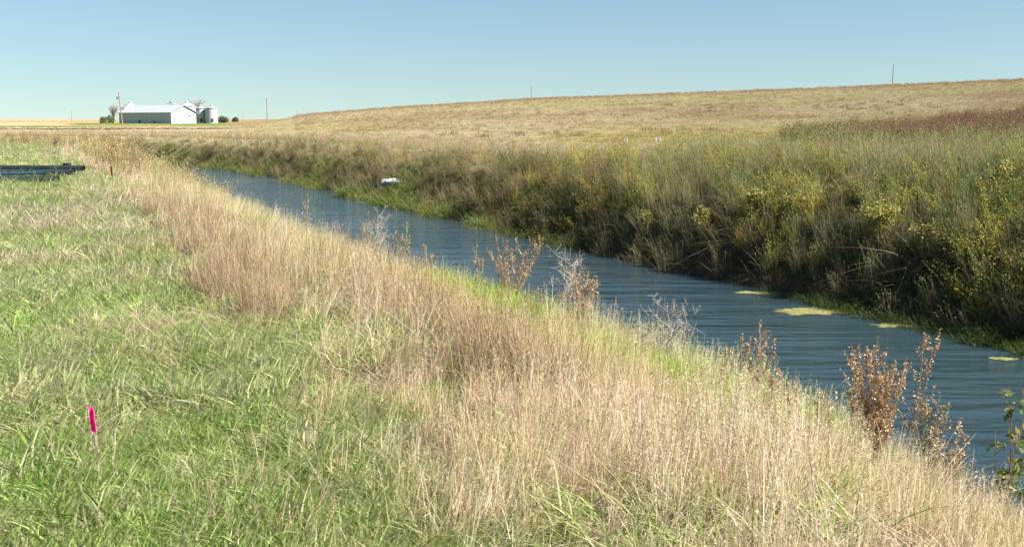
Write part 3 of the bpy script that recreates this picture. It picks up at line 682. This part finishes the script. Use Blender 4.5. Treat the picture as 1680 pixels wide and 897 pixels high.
# rank weeds on the near bank upstream, hiding the narrow end of the water
x, y, r, g = sample(5200, 30, 92, 2.0, seed=73)
s, t = st(x, y); n1 = fbm(x, y, 3, 2, 93); k = (s > 3.6) & (s < 8.2) & (t > 30) & (n1 > .36) & (g.random(len(x)) < .75*sstep(30, 50, t)); x, y, r, s, t, n1 = [v[k] for v in (x, y, r, s, t, n1)]; n = len(x)
tint = mixc(np.tile(C3(.30, .30, .12), (n, 1)), C3(.46, .38, .22), g.random(n)); tint = mixc(tint, C3(.26, .15, .09), (g.random(n) < .2)*.9)
scatter('upstream_weeds', K_forb, pos(x, y), g.uniform(.75, 1.15, n)*(1+.6*sstep(36, 52, t)), tint, g.uniform(0, 6, n), np.abs(g.normal(.1, .1, n)),
        'olive and brown rank weeds on the near bank where the river narrows', 'weeds')
# --- sparse green under the dry grass near the camera
x, y, r, g = sample(3000, 2.6, 40, 2.0, seed=6)
s, t = st(x, y); n1 = fbm(x, y, .9, 3, 144)
k = (s > 2.2) & (s < 5.0) & (n1 > .56) & (g.random(len(x)) < .35) ; x, y, r, s, n1 = [v[k] for v in (x, y, r, s, n1)]; n = len(x)
tint = mixc(np.tile(GREEN*1.2, (n, 1)), OLIVE*1.5, g.random(n))
scatter('understorey_grass', K_green, pos(x, y), g.uniform(.9, 1.3, n), tint, g.uniform(0, 6, n), np.abs(g.normal(.1, .1, n)),
        'green blades showing low between the dry stems of the near bank', 'grass', sz=np.full(n, 1.1))

# --- far bank
x, y, r, g = sample(10500, 13, 130, 2.0, seed=8)
s, t = st(x, y); n1 = fbm(x, y, 2.2, 3, 54); n2 = fbm(x, y, 8, 3, 81); n3 = fbm(x, y, 1.0, 2, 33)
tallz = 1-sstep(20, 40, t)                      # the tall green stand near the right side
pr = sstep(14.2-.5*sstep(24, 40, t), 15.4-.5*sstep(24, 40, t), s)*(1-sstep(21, 24, s)*(1-tallz*.6))*(s < 30)
k = g.random(len(x)) < pr*.85; x, y, r, s, t, n1, n2, n3, tallz = [v[k] for v in (x, y, r, s, t, n1, n2, n3, tallz)]; n = len(x)
tint = mixc(np.tile(C3(.13, .205, .07), (n, 1)), C3(.24, .28, .10), g.random(n)*n1*1.6)
fade = sstep(22, 46, t + 7*(n2-.5)*2)
tint = mixc(tint, mixc(np.tile(OLIVE*1.05, (n, 1)), TAN*.8, g.random(n)), fade*.8)
tint = mixc(tint, STRAW*.72, sstep(17.3, 20, s+1.5*(n1-.5))*fade*.75)
tint = mixc(tint, C3(.26, .18, .10), sstep(.5, .66, n3*.5+n1*.5)*.7*(.35+.65*fade))
scl = (.56+.22*tallz+.25*sstep(60, 110, r))*g.uniform(.6, 1.1, n)*(.75+.5*n1)*(.8+.2*sstep(15, 17, s))
scatter('bank_reeds', K_reed, pos(x, y, -.03), scl, tint, math.atan2(-NY, -NX)+g.normal(0, 1.2, n), np.clip(.3*(1-sstep(14.5, 17, s))+np.abs(g.normal(.05, .22, n)), 0, 1.1),
        'tall green and straw reeds and grass covering the top of the far bank', 'reeds')
x, y, r, g = sample(9000, 25, 130, 2.0, seed=88)
s, t = st(x, y); n1 = fbm(x, y, 2.0, 3, 354); n2 = fbm(x, y, 6, 3, 381)
k = (s > 14.0) & (s < 18) & (g.random(len(x)) < .8*sstep(18, 30, t)); x, y, r, s, t, n1, n2 = [v[k] for v in (x, y, r, s, t, n1, n2)]; n = len(x)
tint = mixc(np.tile(OLIVE*1.0, (n, 1)), TAN*.75, g.random(n)*.8); tint = mixc(tint, C3(.30, .20, .13), sstep(.5, .62, n1)*.7); tint = mixc(tint, C3(.20, .28, .07), sstep(.47, .58, n2)*.8)
scatter('bank_cover', K_reed, pos(x, y, -.05), g.uniform(.25, .75, n)*(.5+1.0*n1)*(1+.3*sstep(60, 110, r)), tint*.72, math.atan2(-NY, -NX)+g.normal(0, .6, n), g.uniform(.1, .7, n),  # tint lowered to paint in shadow that the evenly lit slope lacks
        'olive and brown grass covering the sloping face of the far bank upstream', 'grass')
x, y, r, g = sample(9000, 25, 125, 2.0, seed=90)
s, t = st(x, y); n1 = fbm(x, y, 2.2, 2, 454); n2 = fbm(x, y, 5, 2, 481)
k = (s > 14.4) & (s < 17.6) & ~((s < 15.6) & (np.abs(CX+F*x/y-644) < 26)) & (n1 > .50) & (g.random(len(x)) < .8*sstep(24, 34, t)); x, y, r, s, t, n1, n2 = [v[k] for v in (x, y, r, s, t, n1, n2)]; n = len(x)
tint = mixc(np.tile(C3(.12, .11, .05), (n, 1)), C3(.09, .13, .035), sstep(.4, .6, n2)); tint = mixc(tint, C3(.24, .19, .10), g.random(n)*.7)
scatter('bank_scrub', K_forb, pos(x, y, -.03), g.uniform(.6, 1.1, n)*(.5+.9*n1)*(1+.3*sstep(60, 110, r)), tint, math.atan2(-NY, -NX)+g.normal(0, .7, n), np.abs(g.normal(.25, .2, n)),
        'dark clumped scrubby weeds along the upstream face of the far bank', 'weeds')
# dead stems hanging down the steep face
x, y, r, g = sample(9000, 13, 120, 2.0, seed=9)
s, t = st(x, y); n1 = fbm(x, y, 1.4, 3, 58)
k = (s > 13.7) & (s < 16.2) & (n1 > .36) & (g.random(len(x)) < .55-.35*sstep(24, 40, t)); x, y, r, s, t, n1 = [v[k] for v in (x, y, r, s, t, n1)]; n = len(x)
tint = mixc(np.tile(C3(.13, .10, .065), (n, 1)), C3(.22, .18, .12), g.random(n))
tint = mixc(tint, C3(.08, .09, .04), (g.random(n) < .4)*.9)
scatter('matted_dead_grass', K_fallen, pos(x, y, .03), g.uniform(.8, 1.5, n), tint, math.atan2(-NY, -NX)+g.normal(0, .6, n), g.uniform(.3, 1.0, n),
        'matted brown dead stems hanging down the steep shaded face of the far bank', 'dead grass')
# green mounds at the far waterline
x, y, r, g = sample(15000, 13, 110, 2.0, seed=10)
s, t = st(x, y); n1 = fbm(x, y, 2.0, 2, 158); n2 = fbm(s*0, t, 5, 2, 18)
k = (s > 13.95) & (s < 14.7+(1.3+.8*sstep(24, 38, t))*sstep(.42, .58, n2)*(1-.3*n1)) & (g.random(len(x)) < .9*sstep(.36, .54, n1*.5+n2*.5)); x, y, r, s, t, n1 = [v[k] for v in (x, y, r, s, t, n1)]; n = len(x)
far_ = sstep(24, 38, t)
tint = mixc(np.tile(C3(.045, .08, .02), (n, 1)), C3(.07, .11, .03), g.random(n))
tint = mixc(tint, mixc(np.tile(C3(.30, .30, .08), (n, 1)), C3(.12, .18, .045), sstep(.3, .7, n1*.7+g.random(n)*.3)), far_*.85)
Pm = pos(x, y, .0); Pm[:, 2] = np.maximum(Pm[:, 2], WATER-.03)
scatter('waterside_weeds', K_mound, Pm, g.uniform(.6, 1.25, n)*(.9+1.0*far_)*(.3+1.3*n1), tint, math.atan2(-NY, -NX)+g.normal(0, .6, n), g.uniform(.1, .6, n),
        'low bright green weeds tumbling over the far waterline', 'weeds')
# leafy yellowing forbs over the far bank
x, y, r, g = sample(7500, 13, 100, 2.0, seed=12)
s, t = st(x, y); n1 = fbm(x, y, 1.5, 2, 258); n2 = fbm(x, y, 4, 2, 4)
k = (s > 14.9) & (s < 21) & (n1 > .42) & (g.random(len(x)) < np.where(t < 36, .55, .30)); x, y, r, s, t, n1, n2 = [v[k] for v in (x, y, r, s, t, n1, n2)]; n = len(x)
tint = mixc(np.tile(C3(.13, .19, .05), (n, 1)), C3(.42, .39, .08), sstep(.30, .68, g.random(n)*.45+n2*.55))
tint = mixc(tint, C3(.28, .15, .06), (g.random(n) < .12)*.8)
scatter('leafy_weeds', K_forb, pos(x, y), g.uniform(.6, 1.15, n)*(1-.2*sstep(30, 60, t)), tint, math.atan2(-NY, -NX)+g.normal(0, .7, n), np.abs(g.normal(.15, .15, n)),
        'leafy green and yellow weeds mixed through the reeds of the far bank', 'weeds')
# --- plateau and hill cover
x, y, r, g = sample(420, 20, 290, 1.30, seed=14)
s, t = st(x, y); n1 = fbm(x, y, 6, 3, 9); n2 = fbm(x, y, 2, 2, 99)
k = (s > 19) & ~((y > 76) & (hill_amp(CX+F*x/y) < 2.2) & (s > 33)) & (g.random(len(x)) < .28+.72*(n1 > .45))
x, y, r, s, t, n1, n2 = [v[k] for v in (x, y, r, s, t, n1, n2)]; n = len(x)
fc, _ = field_colour(x, y)
tint = mixc(fc*1.05, STRAW*.8, g.random(n)*.5*(r < 75)); tint = mixc(tint, BROWN*1.3, (g.random(n) < .22*(n2 > .5))*.8)
tint = mixc(tint, OLIVE, (g.random(n) < .2)*.7*(r < 110))
scl = g.uniform(.6, 1.15, n)*(.85+.5*sstep(60, 250, r))
scatter('field_grass', K_field, pos(x, y, -.03), scl, tint*.75, R(160)+g.normal(0, .8, n), np.abs(g.normal(.1, .1, n)),
        'rough tan pasture grass over the flat beyond the river and up the hill', 'grass')
# left plain beyond the mown strip
x, y, r, g = sample(300, 70, 240, 1.3, (-34, -2), seed=15)
s, t = st(x, y); fc, lf = field_colour(x, y); n2 = fbm(x, y, 9, 2, 99)
k = (((s < 8) & (y > 80)) | ((s > 16) & (y > 80) & (CX+F*x/y < 470))) & (g.random(len(x)) < .2+.8*sstep(.4, .6, n2)); x, y, r, s = [v[k] for v in (x, y, r, s)]; n = len(x)
scatter('plain_grass', K_field, pos(x, y, -.02), g.uniform(.6, 1.1, n), fc[k]*1.0, g.uniform(0, 6, n), np.abs(g.normal(.05, .1, n)),
        'short dry grass over the flat land in front of the farm', 'grass')
# --- rust coloured weed patch right, behind the reeds
x, y, r, g = sample(16000, 78, 160, 2.0, (10, 37), seed=16)
px = CX + F*x/y; n1 = fbm(x, y, 4, 2, 66)
k = (px > 1262+40*n1) & (r > 78) & (r < 90+44*np.clip((px-1290)/400, 0, 1.5)+8*(n1-.5)) & (g.random(len(x)) < .9)
x, y, r, px, n1 = [v[k] for v in (x, y, r, px, n1)]; n = len(x)
tint = mixc(np.tile(C3(.22, .135, .08), (n, 1)), C3(.21, .165, .09), g.random(n)); tint = mixc(tint, OLIVE*1.1, (1-sstep(1330, 1480, px+60*(n1-.5)))*.85)
scatter('rust_weeds', K_red, pos(x, y), g.uniform(.8, 1.2, n), tint, g.uniform(0, 6, n), np.abs(g.normal(.05, .05, n)),
        'dense rust brown weed patch at the foot of the hill on the right', 'weeds')
# low dark scrub dots on the hill
x, y, r, g = sample(20, 95, 235, 1.2, (-4, 37), seed=17)
n1 = fbm(x, y*.6, 16, 3, 166); k = (n1 > .56); x, y = x[k], y[k]; n = len(x)
scatter('hill_scrub', K_field, pos(x, y), g.uniform(1.1, 2.0, n), mixc(np.tile(BROWN*1.0, (n, 1)), OLIVE*.75, g.random(n)), g.uniform(0, 6, n), np.zeros(n),
        'low brown scrub dotted in bands over the hillside', 'scrub')

# ------------------------------------------------------------------ individual tall weeds
M_stem = leaf_mat('weed_stem', (.30, .17, .10), False, (.34, .26, .17), .4, .05, .8)
M_seed = leaf_mat('weed_seed', (.50, .36, .20), False, (.42, .26, .125), .4, .25, 1)
M_seed2 = leaf_mat('weed_seed_grey', (.36, .40, .18), False, (.36, .25, .14), .4, .25, 1)
M_gleaf = leaf_mat('weed_leaf', (.30, .26, .08), False, (.12, .19, .05), .3, .35, 1)
M_pale = leaf_mat('dead_twig', (.42, .38, .33), False, (.34, .30, .25), .4, .05, .9)
M_yleaf = leaf_mat('yellow_leaf', (.42, .32, .09), False, (.27, .29, .075), .35, .4, 1)
def weed(px, py_base, py_top, n, spread_px, label, seed, style='dock', z_on=None, tilt=0., name=None, grp=None, s_foot=5.7):
    """py_base: where its foot would be seen (maybe behind grass); its top reaches py_top"""
    g = np.random.default_rng(seed)
    if style == 'yellow': b = hit(px, py_base)
    else:
        a_ = (px-CX)/F*1.03; b = at(px, s_foot/(NX*a_+NY))
    dist = b.y; h = zat(py_top, dist) - b.z
    wd = spread_px/F*dist/2
    nm = {'dock': 'dock_plant', 'twig': 'dead_branching_weed', 'leafy': 'leafy_weed', 'yellow': 'yellow_bush'}[style] if name is None else name
    root = empty(nm, b); tag(root, label, 'weed' if style != 'yellow' else 'bush', grp)
    st_, sd_, lf_ = MB(), MB(), MB()
    P = []; PL = []
    for k in range(n):
        f = (k+.5)/n*2-1 if n > 1 else 0
        tip = Vector((f*wd+tilt*h+g.normal(0, .02), g.uniform(-.5, .5)*wd, h*g.uniform(.72, 1) if k != n//2 else h))
        mid = Vector((tip.x*.35+g.normal(0, .015), tip.y*.4, tip.z*.5)); pts = [Vector((g.normal(0, .02), g.normal(0, .02), -.05)), mid*.5+Vector((g.normal(0, .01), 0, 0)), mid, mid.lerp(tip, .5)+Vector((g.normal(0, .012), 0, 0)), tip]
        st_.tube(pts, [.0065, .0055, .0045, .0035, .002] if style != 'twig' else [.005, .004, .003, .0022, .0015], 5, c=(g.random(), .5, g.random(), 1))
        def along(u):
            u = u*4; i = min(int(u), 3); return pts[i].lerp(pts[i+1], u-i)
        nb = {'dock': 6, 'twig': 16, 'leafy': 7, 'yellow': 7}[style]
        for q in range(nb):
            u0 = g.uniform(.35, .92); o = along(u0); a = g.uniform(0, 6.28); L_ = h*g.uniform(.08, .2)*(1.25-u0*.5)*(1.4 if style == 'twig' else 1)
            up = 1.6 if style != 'twig' else .8
            d = Vector((math.cos(a), math.sin(a), up)).normalized(); e = o+d*L_
            m_ = o.lerp(e, .5)+Vector((d.x, d.y, 0))*L_*.12
            st_.tube([o, m_, e], [.0028, .002, .0012], 4, c=(g.random(), .5, g.random(), 1))
            if style == 'dock':
                for _ in range(16): P.append(np.array(o.lerp(e, g.uniform(.25, 1.05)))+g.normal(0, .0075, 3))
            if style == 'leafy':
                for _ in range(4): PL.append(np.array(o.lerp(e, g.uniform(.3, 1.05)))+g.normal(0, .02, 3))
                for _ in range(3): P.append(np.array(o.lerp(e, g.uniform(.5, 1.0)))+g.normal(0, .01, 3))
            if style == 'yellow':
                for _ in range(16): PL.append(np.array(o.lerp(e, g.uniform(.2, 1.1)))+g.normal(0, .05, 3))
            if style == 'twig':
                for _ in range(7):
                    d2 = Vector(g.normal(0, 1, 3)); d2.z += .5; o2 = o.lerp(e, g.uniform(.3, 1)); e2 = o2+d2.normalized()*L_*.45
                    st_.tube([o2, e2], [.0014, .0009], 3, c=(g.random(), .5, g.random(), 1))
                    P.append(np.array(e2))
        if style == 'dock':
            for _ in range(75): 
                u0 = g.uniform(.5, 1.0); P.append(np.array(along(u0))+g.normal(0, .008+.006*(1-u0), 3))
    sm = {'dock': M_stem, 'twig': M_pale, 'leafy': M_stem, 'yellow': M_stem}[style]
    st_.build('stem', sm, root)
    if P: sd_.flakes(np.array(P), (.012, .027) if style != 'twig' else (.006, .012), g, 1.8, .4); sd_.build('seed_head', {'dock': M_seed if seed % 3 else M_seed2, 'twig': M_pale, 'leafy': M_seed2}.get(style), root)
    if PL: lf_.flakes(np.array(PL), (.045, .085) if style == 'leafy' else (.05, .09), g, 1.9, .1); lf_.build('foliage', M_gleaf if style == 'leafy' else M_yleaf, root)
    return root
G1 = 'tall weeds rising over the near bank'
weed(1432, 745, 556, 20, 105, 'largest bushy rust brown weed cluster with many upright stalks against the water', 31, grp=G1)
weed(1478, 745, 540, 2, 30, 'tall curved stalk at the right edge of the largest weed cluster', 40, grp=G1, tilt=.12)
weed(1240, 690, 528, 5, 60, 'forked orange brown dock with a tall bare spike, standing left of the largest cluster', 32, grp=G1)
weed(1212, 690, 548, 2, 14, 'dark brown drooping dock stalk close left of the forked one', 33, grp=G1)
weed(1186, 690, 568, 2, 14, 'short orange dock stalk at the end of the bright green grass', 34, grp=G1)
weed(1296, 720, 618, 2, 20, 'small thin brown dock spike midway between the forked dock and the large cluster', 35, grp=G1)
weed(1520, 780, 640, 6, 55, 'brown seedy dock with one slender taller spike, right of the largest cluster', 36, grp=G1)
weed(1640, 830, 632, 3, 70, 'leafy green weed with sparse twisted stems at the right edge', 37, 'leafy', grp=G1)
weed(1672, 840, 700, 2, 30, 'small leafy weed cut by the right edge of the picture', 38, 'leafy', grp=G1)
weed(955, 590, 440, 12, 62, 'dense orange brown dock clump rising over the middle of the river', 41, grp=G1)
weed(935, 585, 405, 3, 30, 'thin pale dead weed stem behind the dense orange dock', 42, 'twig', grp=G1)
weed(1085, 640, 485, 7, 105, 'wispy grey dead weed with fine tangled branches over the water', 43, 'twig', grp=G1)
weed(835, 530, 385, 13, 100, 'spreading brown weed with arching branches left of the dense orange dock', 44, grp=G1, tilt=.08)
weed(786, 510, 398, 3, 24, 'slim brown dock spikes left of the spreading weed', 45, grp=G1)
weed(622, 425, 337, 3, 30, 'pale thin branching weed standing over the narrow stretch of river', 46, 'twig', grp=G1)
weed(603, 420, 350, 2, 16, 'small dark brown weed spike beside the pale branching weed', 47, grp=G1)
weed(662, 440, 365, 4, 34, 'reddish thin weed stalks right of the pale branching weed', 48, grp=G1)
weed(505, 375, 312, 2, 10, 'dark short weed spike where the river narrows at left', 49, grp=G1)
weed(1398, 740, 575, 3, 26, 'thin orange tipped stalk at the left shoulder of the largest weed cluster', 51, grp=G1, tilt=-.03)
weed(1268, 720, 600, 2, 16, 'slender green brown spike just right of the forked dock', 52, grp=G1)
weed(1560, 800, 690, 4, 40, 'low tangled brown weed between the seedy dock and the leafy weed', 53, grp=G1)
weed(880, 560, 470, 3, 30, 'short brown spikes in the gap between the spreading weed and the orange dock', 54, grp=G1)
weed(700, 470, 402, 3, 34, 'low reddish spikes where the green grass meets the river left of the slim spikes', 55, grp=G1)
weed(1345, 735, 640, 3, 30, 'low brown dock nearly hidden in dry grass, left foot of the largest cluster', 50, grp=G1)
G2 = 'yellow leaved bushes on the far bank'
for i, (px, py, top, n, wp, lb) in enumerate([
    (1150, 402, 340, 6, 30, 'slim orange yellow bush leaning over the dark bank face'),
    (1445, 410, 330, 10, 66, 'largest bright yellow bush in the middle of the shaded right bank'),
    (1522, 425, 368, 8, 48, 'small yellow bush low on the bank right of the largest one'),
    (1310, 372, 316, 9, 56, 'yellow green bush high on the bank left of the largest one'),
    (1240, 360, 310, 8, 50, 'dull yellow bush between the slim orange one and the high yellow green one'),
    (1640, 330, 268, 9, 60, 'yellow green bush near the right edge at the top of the bank'),
    (1060, 380, 345, 6, 26, 'tiny orange yellow bush at the left end of the yellow bushes')]):
    weed(px, py, top, n, wp, lb, 60+i, 'yellow', grp=G2)

# ------------------------------------------------------------------ markers, pipes, litter, floating algae
M_wire = pbr('rusty_wire', (.28, .18, .12), .6, .5)
def flag(name, px, py, h, fl_h, fl_w, col, label, cat, fold=.5, lean=0., r=None, top_y=None):
    b = hit(px, py) if r is None else at(px, r)
    if top_y is not None: h = CAMH + (HZ-top_y)/F*b.y - b.z
    root = empty(name, b, .5 if top_y is None else 0); tag(root, label, cat)
    m = MB(); m.tube([(0, 0, -.08), (lean*h*.5, 0, h*.5), (lean*h, 0, h)], .0022 if b.y < 20 else .006, 6); m.build('wire', M_wire, root)
    c = MB(); rows = 9; V = []; 
    for i in range(rows):
        z = h - fl_h*i/(rows-1); x0 = lean*z; wv = .004*math.sin(i*1.3)
        V += [(x0-fl_w*.40+wv, -.012+wv, z+.004), (x0, .0035, z), (x0+fl_w*.60*fold+wv, -.014-wv, z-.006), (x0+fl_w*.30, -.030+wv, z-.012)]
    V = np.array(V); Fc = [(i*4+k, i*4+k+1, (i+1)*4+k+1, (i+1)*4+k) for i in range(rows-1) for k in range(3)]
    c.add(V, Fc); o = c.build('flag_cloth', leaf_mat(name+'_plastic', col, False, col, .1, .5, 1, .1), root)
    sm = o.modifiers.new('thick', 'SOLIDIFY'); sm.thickness = .0012
    return root
flag('marker_flag', 166, 800, .46, .14, .034, (1.0, .06, .50), 'bright pink survey flag folded on a thin wire in the green grass', 'survey flag', lean=-.07, top_y=None)
flag('marker_flag', 185.5, 318, .75, .26, .06, (.40, .02, .015), 'dark red survey flag hanging limp beyond the brown grass clump', 'survey flag', lean=-.02)
flag('marker_flag', 1081, 0, .5, .2, .3, (.72, .70, .80), 'white flag leaning beyond the river, right one of the pale pair', 'survey flag', fold=1, lean=-.12, r=62, top_y=225.5)
flag('marker_flag', 1028, 0, .5, .2, .16, (.75, .80, .70), 'smaller greenish white flag beyond the river, left one of the pale pair', 'survey flag', fold=1, lean=-.1, r=63, top_y=226.5)
M_pipe = pbr('black_plastic_pipe', (.022, .027, .032), .38, 0, 3, vary=.15)
M_pipe2 = pbr('blue_black_pipe', (.02, .06, .10), .3, 0, 3, vary=.15)
M_in = pbr('pipe_inside', (.008, .008, .009), .8)
def pipe(px, py, zc, rad, L_, yaw, label, mat=M_pipe, pitch=0., r=None):
    b = hit(px, py); root = empty('plastic_pipe', b); tag(root, label, 'pipe', 'black plastic pipes lying on the grass')
    d = Vector((-math.cos(yaw), math.sin(yaw), pitch)); p0 = Vector((0, 0, zc)); nseg = 12
    m = MB(); n = 22
    pts = [p0+d*L_*k/nseg for k in range(nseg+1)]
    m.tube(pts, rad, n, cap=False); m.build('pipe_wall', mat, root, True)
    m = MB(); m.tube(pts[::-1], rad*.87, n, cap=False); m.build('bore', M_in, root, True)
    m = MB(); m.tube([p0-d*.002, p0+d*.03], rad*1.0, n, cap=False); u = d.cross(Vector((0, 0, 1))).normalized(); q = d.cross(u)
    V = []
    for k in range(n):
        a = 2*math.pi*k/n; w_ = u*math.cos(a)+q*math.sin(a); V += [p0+w_*rad-d*.003, p0+w_*rad*.87-d*.003]
    m.add(V, [(2*k, 2*((k+1) % n), 2*((k+1) % n)+1, 2*k+1) for k in range(n)]); m.build('rim', mat, root)
pipe(139, 290, .30, .10, 9, R(2), 'longest black plastic pipe at the back of the pile')
pipe(122, 295, .18, .165, 8.5, R(-1), 'thick grey black pipe in front of the longest one')
pipe(97, 304, .17, .125, 8, R(-6), 'frontmost black pipe with its open dark end lying in the grass')
pipe(76, 301, .34, .055, 7, R(-9), 'thin blue tinted pipe laid across the top of the front pipes', M_pipe2, -.03)
# block holding the back pipes
root = empty('timber_block', at(111, 39.5)); tag(root, 'short dark block sitting on top of the back pipe', 'block')
m = MB(); m.box((-.12, -.1, .38), (.12, .1, .47)); bl = m.build('block', M_pipe, root); bv = bl.modifiers.new('b', 'BEVEL'); bv.width = .015

# crumpled white sheet on far bank
def sheet(px, py, wpx, hpx, label, seed, col=(.36, .39, .41), name='plastic_sheet'):
    b = hit(px, py); dist = b.y; W = wpx/F*dist; Hh = hpx/F*dist; g = np.random.default_rng(seed)
    root = empty(name, b); tag(root, label, 'litter')
    nx, nz = 26, 12; V = []
    for j in range(nz+1):
        v = j/nz
        for i in range(nx+1):
            u = i/nx*2-1; ph = fbm(np.array([u*3+seed]), np.array([v*2.]), .6, 3)[0]-.5
            x_ = W/2*u*(1-.25*max(0, v-.45)) + .04*ph
            if v < .5: y_ = -.15 - .75*v*(1-.5*u*u); z = Hh*(1-.25*abs(u)**3-.5*v) + .12*ph
            else: y_ = -.15 - (.375-.55*(v-.5))*(1-.5*u*u); z = Hh*(.75-.25*abs(u)**3-(v-.5)*1.5*(1-.6*u*u)) + .07*ph
            V.append((x_, y_-.1, z))
    Fc = [(j*(nx+1)+i, j*(nx+1)+i+1, (j+1)*(nx+1)+i+1, (j+1)*(nx+1)+i) for j in range(nz) for i in range(nx)]
    m = MB(); m.add(V, Fc); o = m.build('crumpled_sheet', pbr('pale_plastic', col, .5, 0, 8, .4, .12), root, True)
    s_ = o.modifiers.new('t', 'SOLIDIFY'); s_.thickness = .01
sheet(644, 310, 35, 17, 'crumpled white sheet lying on the far bank above bright green weeds', 4)
sheet(846, 345, 14, 7, 'small grey scrap half buried in the matted far bank', 9, (.22, .22, .22))

M_alg = pbr('floating_algae', (.17, .165, .045), .9, 0, 14, .6, .3); M_alg2 = pbr('floating_scum', (.28, .17, .06), .9, 0, 14, .4, .2)
def algae(px, py, wpx, lpx, label, seed, mat=M_alg):
    c = hit(px, py, WATER); g = np.random.default_rng(seed); W = wpx/F*c.y/2; D = lpx/2*c.y*c.y/F/(CAMH-WATER)
    n = 90; V = []; rings = 6
    for k in range(n):
        a = 2*math.pi*k/n; rr = 1+.60*(fbm(np.array([math.cos(a)*1.3+seed*3.1]), np.array([math.sin(a)*1.3]), 0.22, 4)[0]-.5)*2
        for q in range(1, rings+1):
            f = q/rings; ex = abs(math.cos(a))**.8*(1 if math.cos(a) > 0 else -1)
            V.append((W*rr*f*ex, D*rr*f*math.sin(a) + .12*W*math.sin(3*ex*f+seed), (.004*(1-f**4)+.003)*g.uniform(.6, 1)))
    Fc = [(k*rings+q, ((k+1) % n)*rings+q, ((k+1) % n)*rings+q+1, k*rings+q+1) for k in range(n) for q in range(rings-1)]
    V.append((0, .12*W*math.sin(seed), .007)); Fc += [(n*rings, ((k+1) % n)*rings, k*rings) for k in range(n)]
    m = MB(); m.add(V, [f[::-1] for f in Fc]); o = m.build('algae_mat', mat, None, True); o.location = c; o['category'] = 'algae'; o['label'] = label; o['group'] = 'floating algae mats'
algae(1335, 510, 108, 13, 'largest pale yellow algae mat floating at the far waterline', 1)
algae(1478, 534, 84, 7, 'thin algae streak right of the largest mat', 2)
algae(1234, 480, 48, 4, 'narrow algae line left of the largest mat', 3)
algae(1645, 588, 44, 5, 'dim algae strip at the right edge under the dark bank', 4)
algae(630, 333.5, 22, 3, 'small orange scum patch on the narrow far stretch below the white sheet', 5, M_alg2)
algae(790, 374, 34, 3, 'faint algae line beside the green weeds midway along the far waterline', 6)
algae(1048, 428, 30, 3, 'thin algae thread where the far bank turns dark', 7)
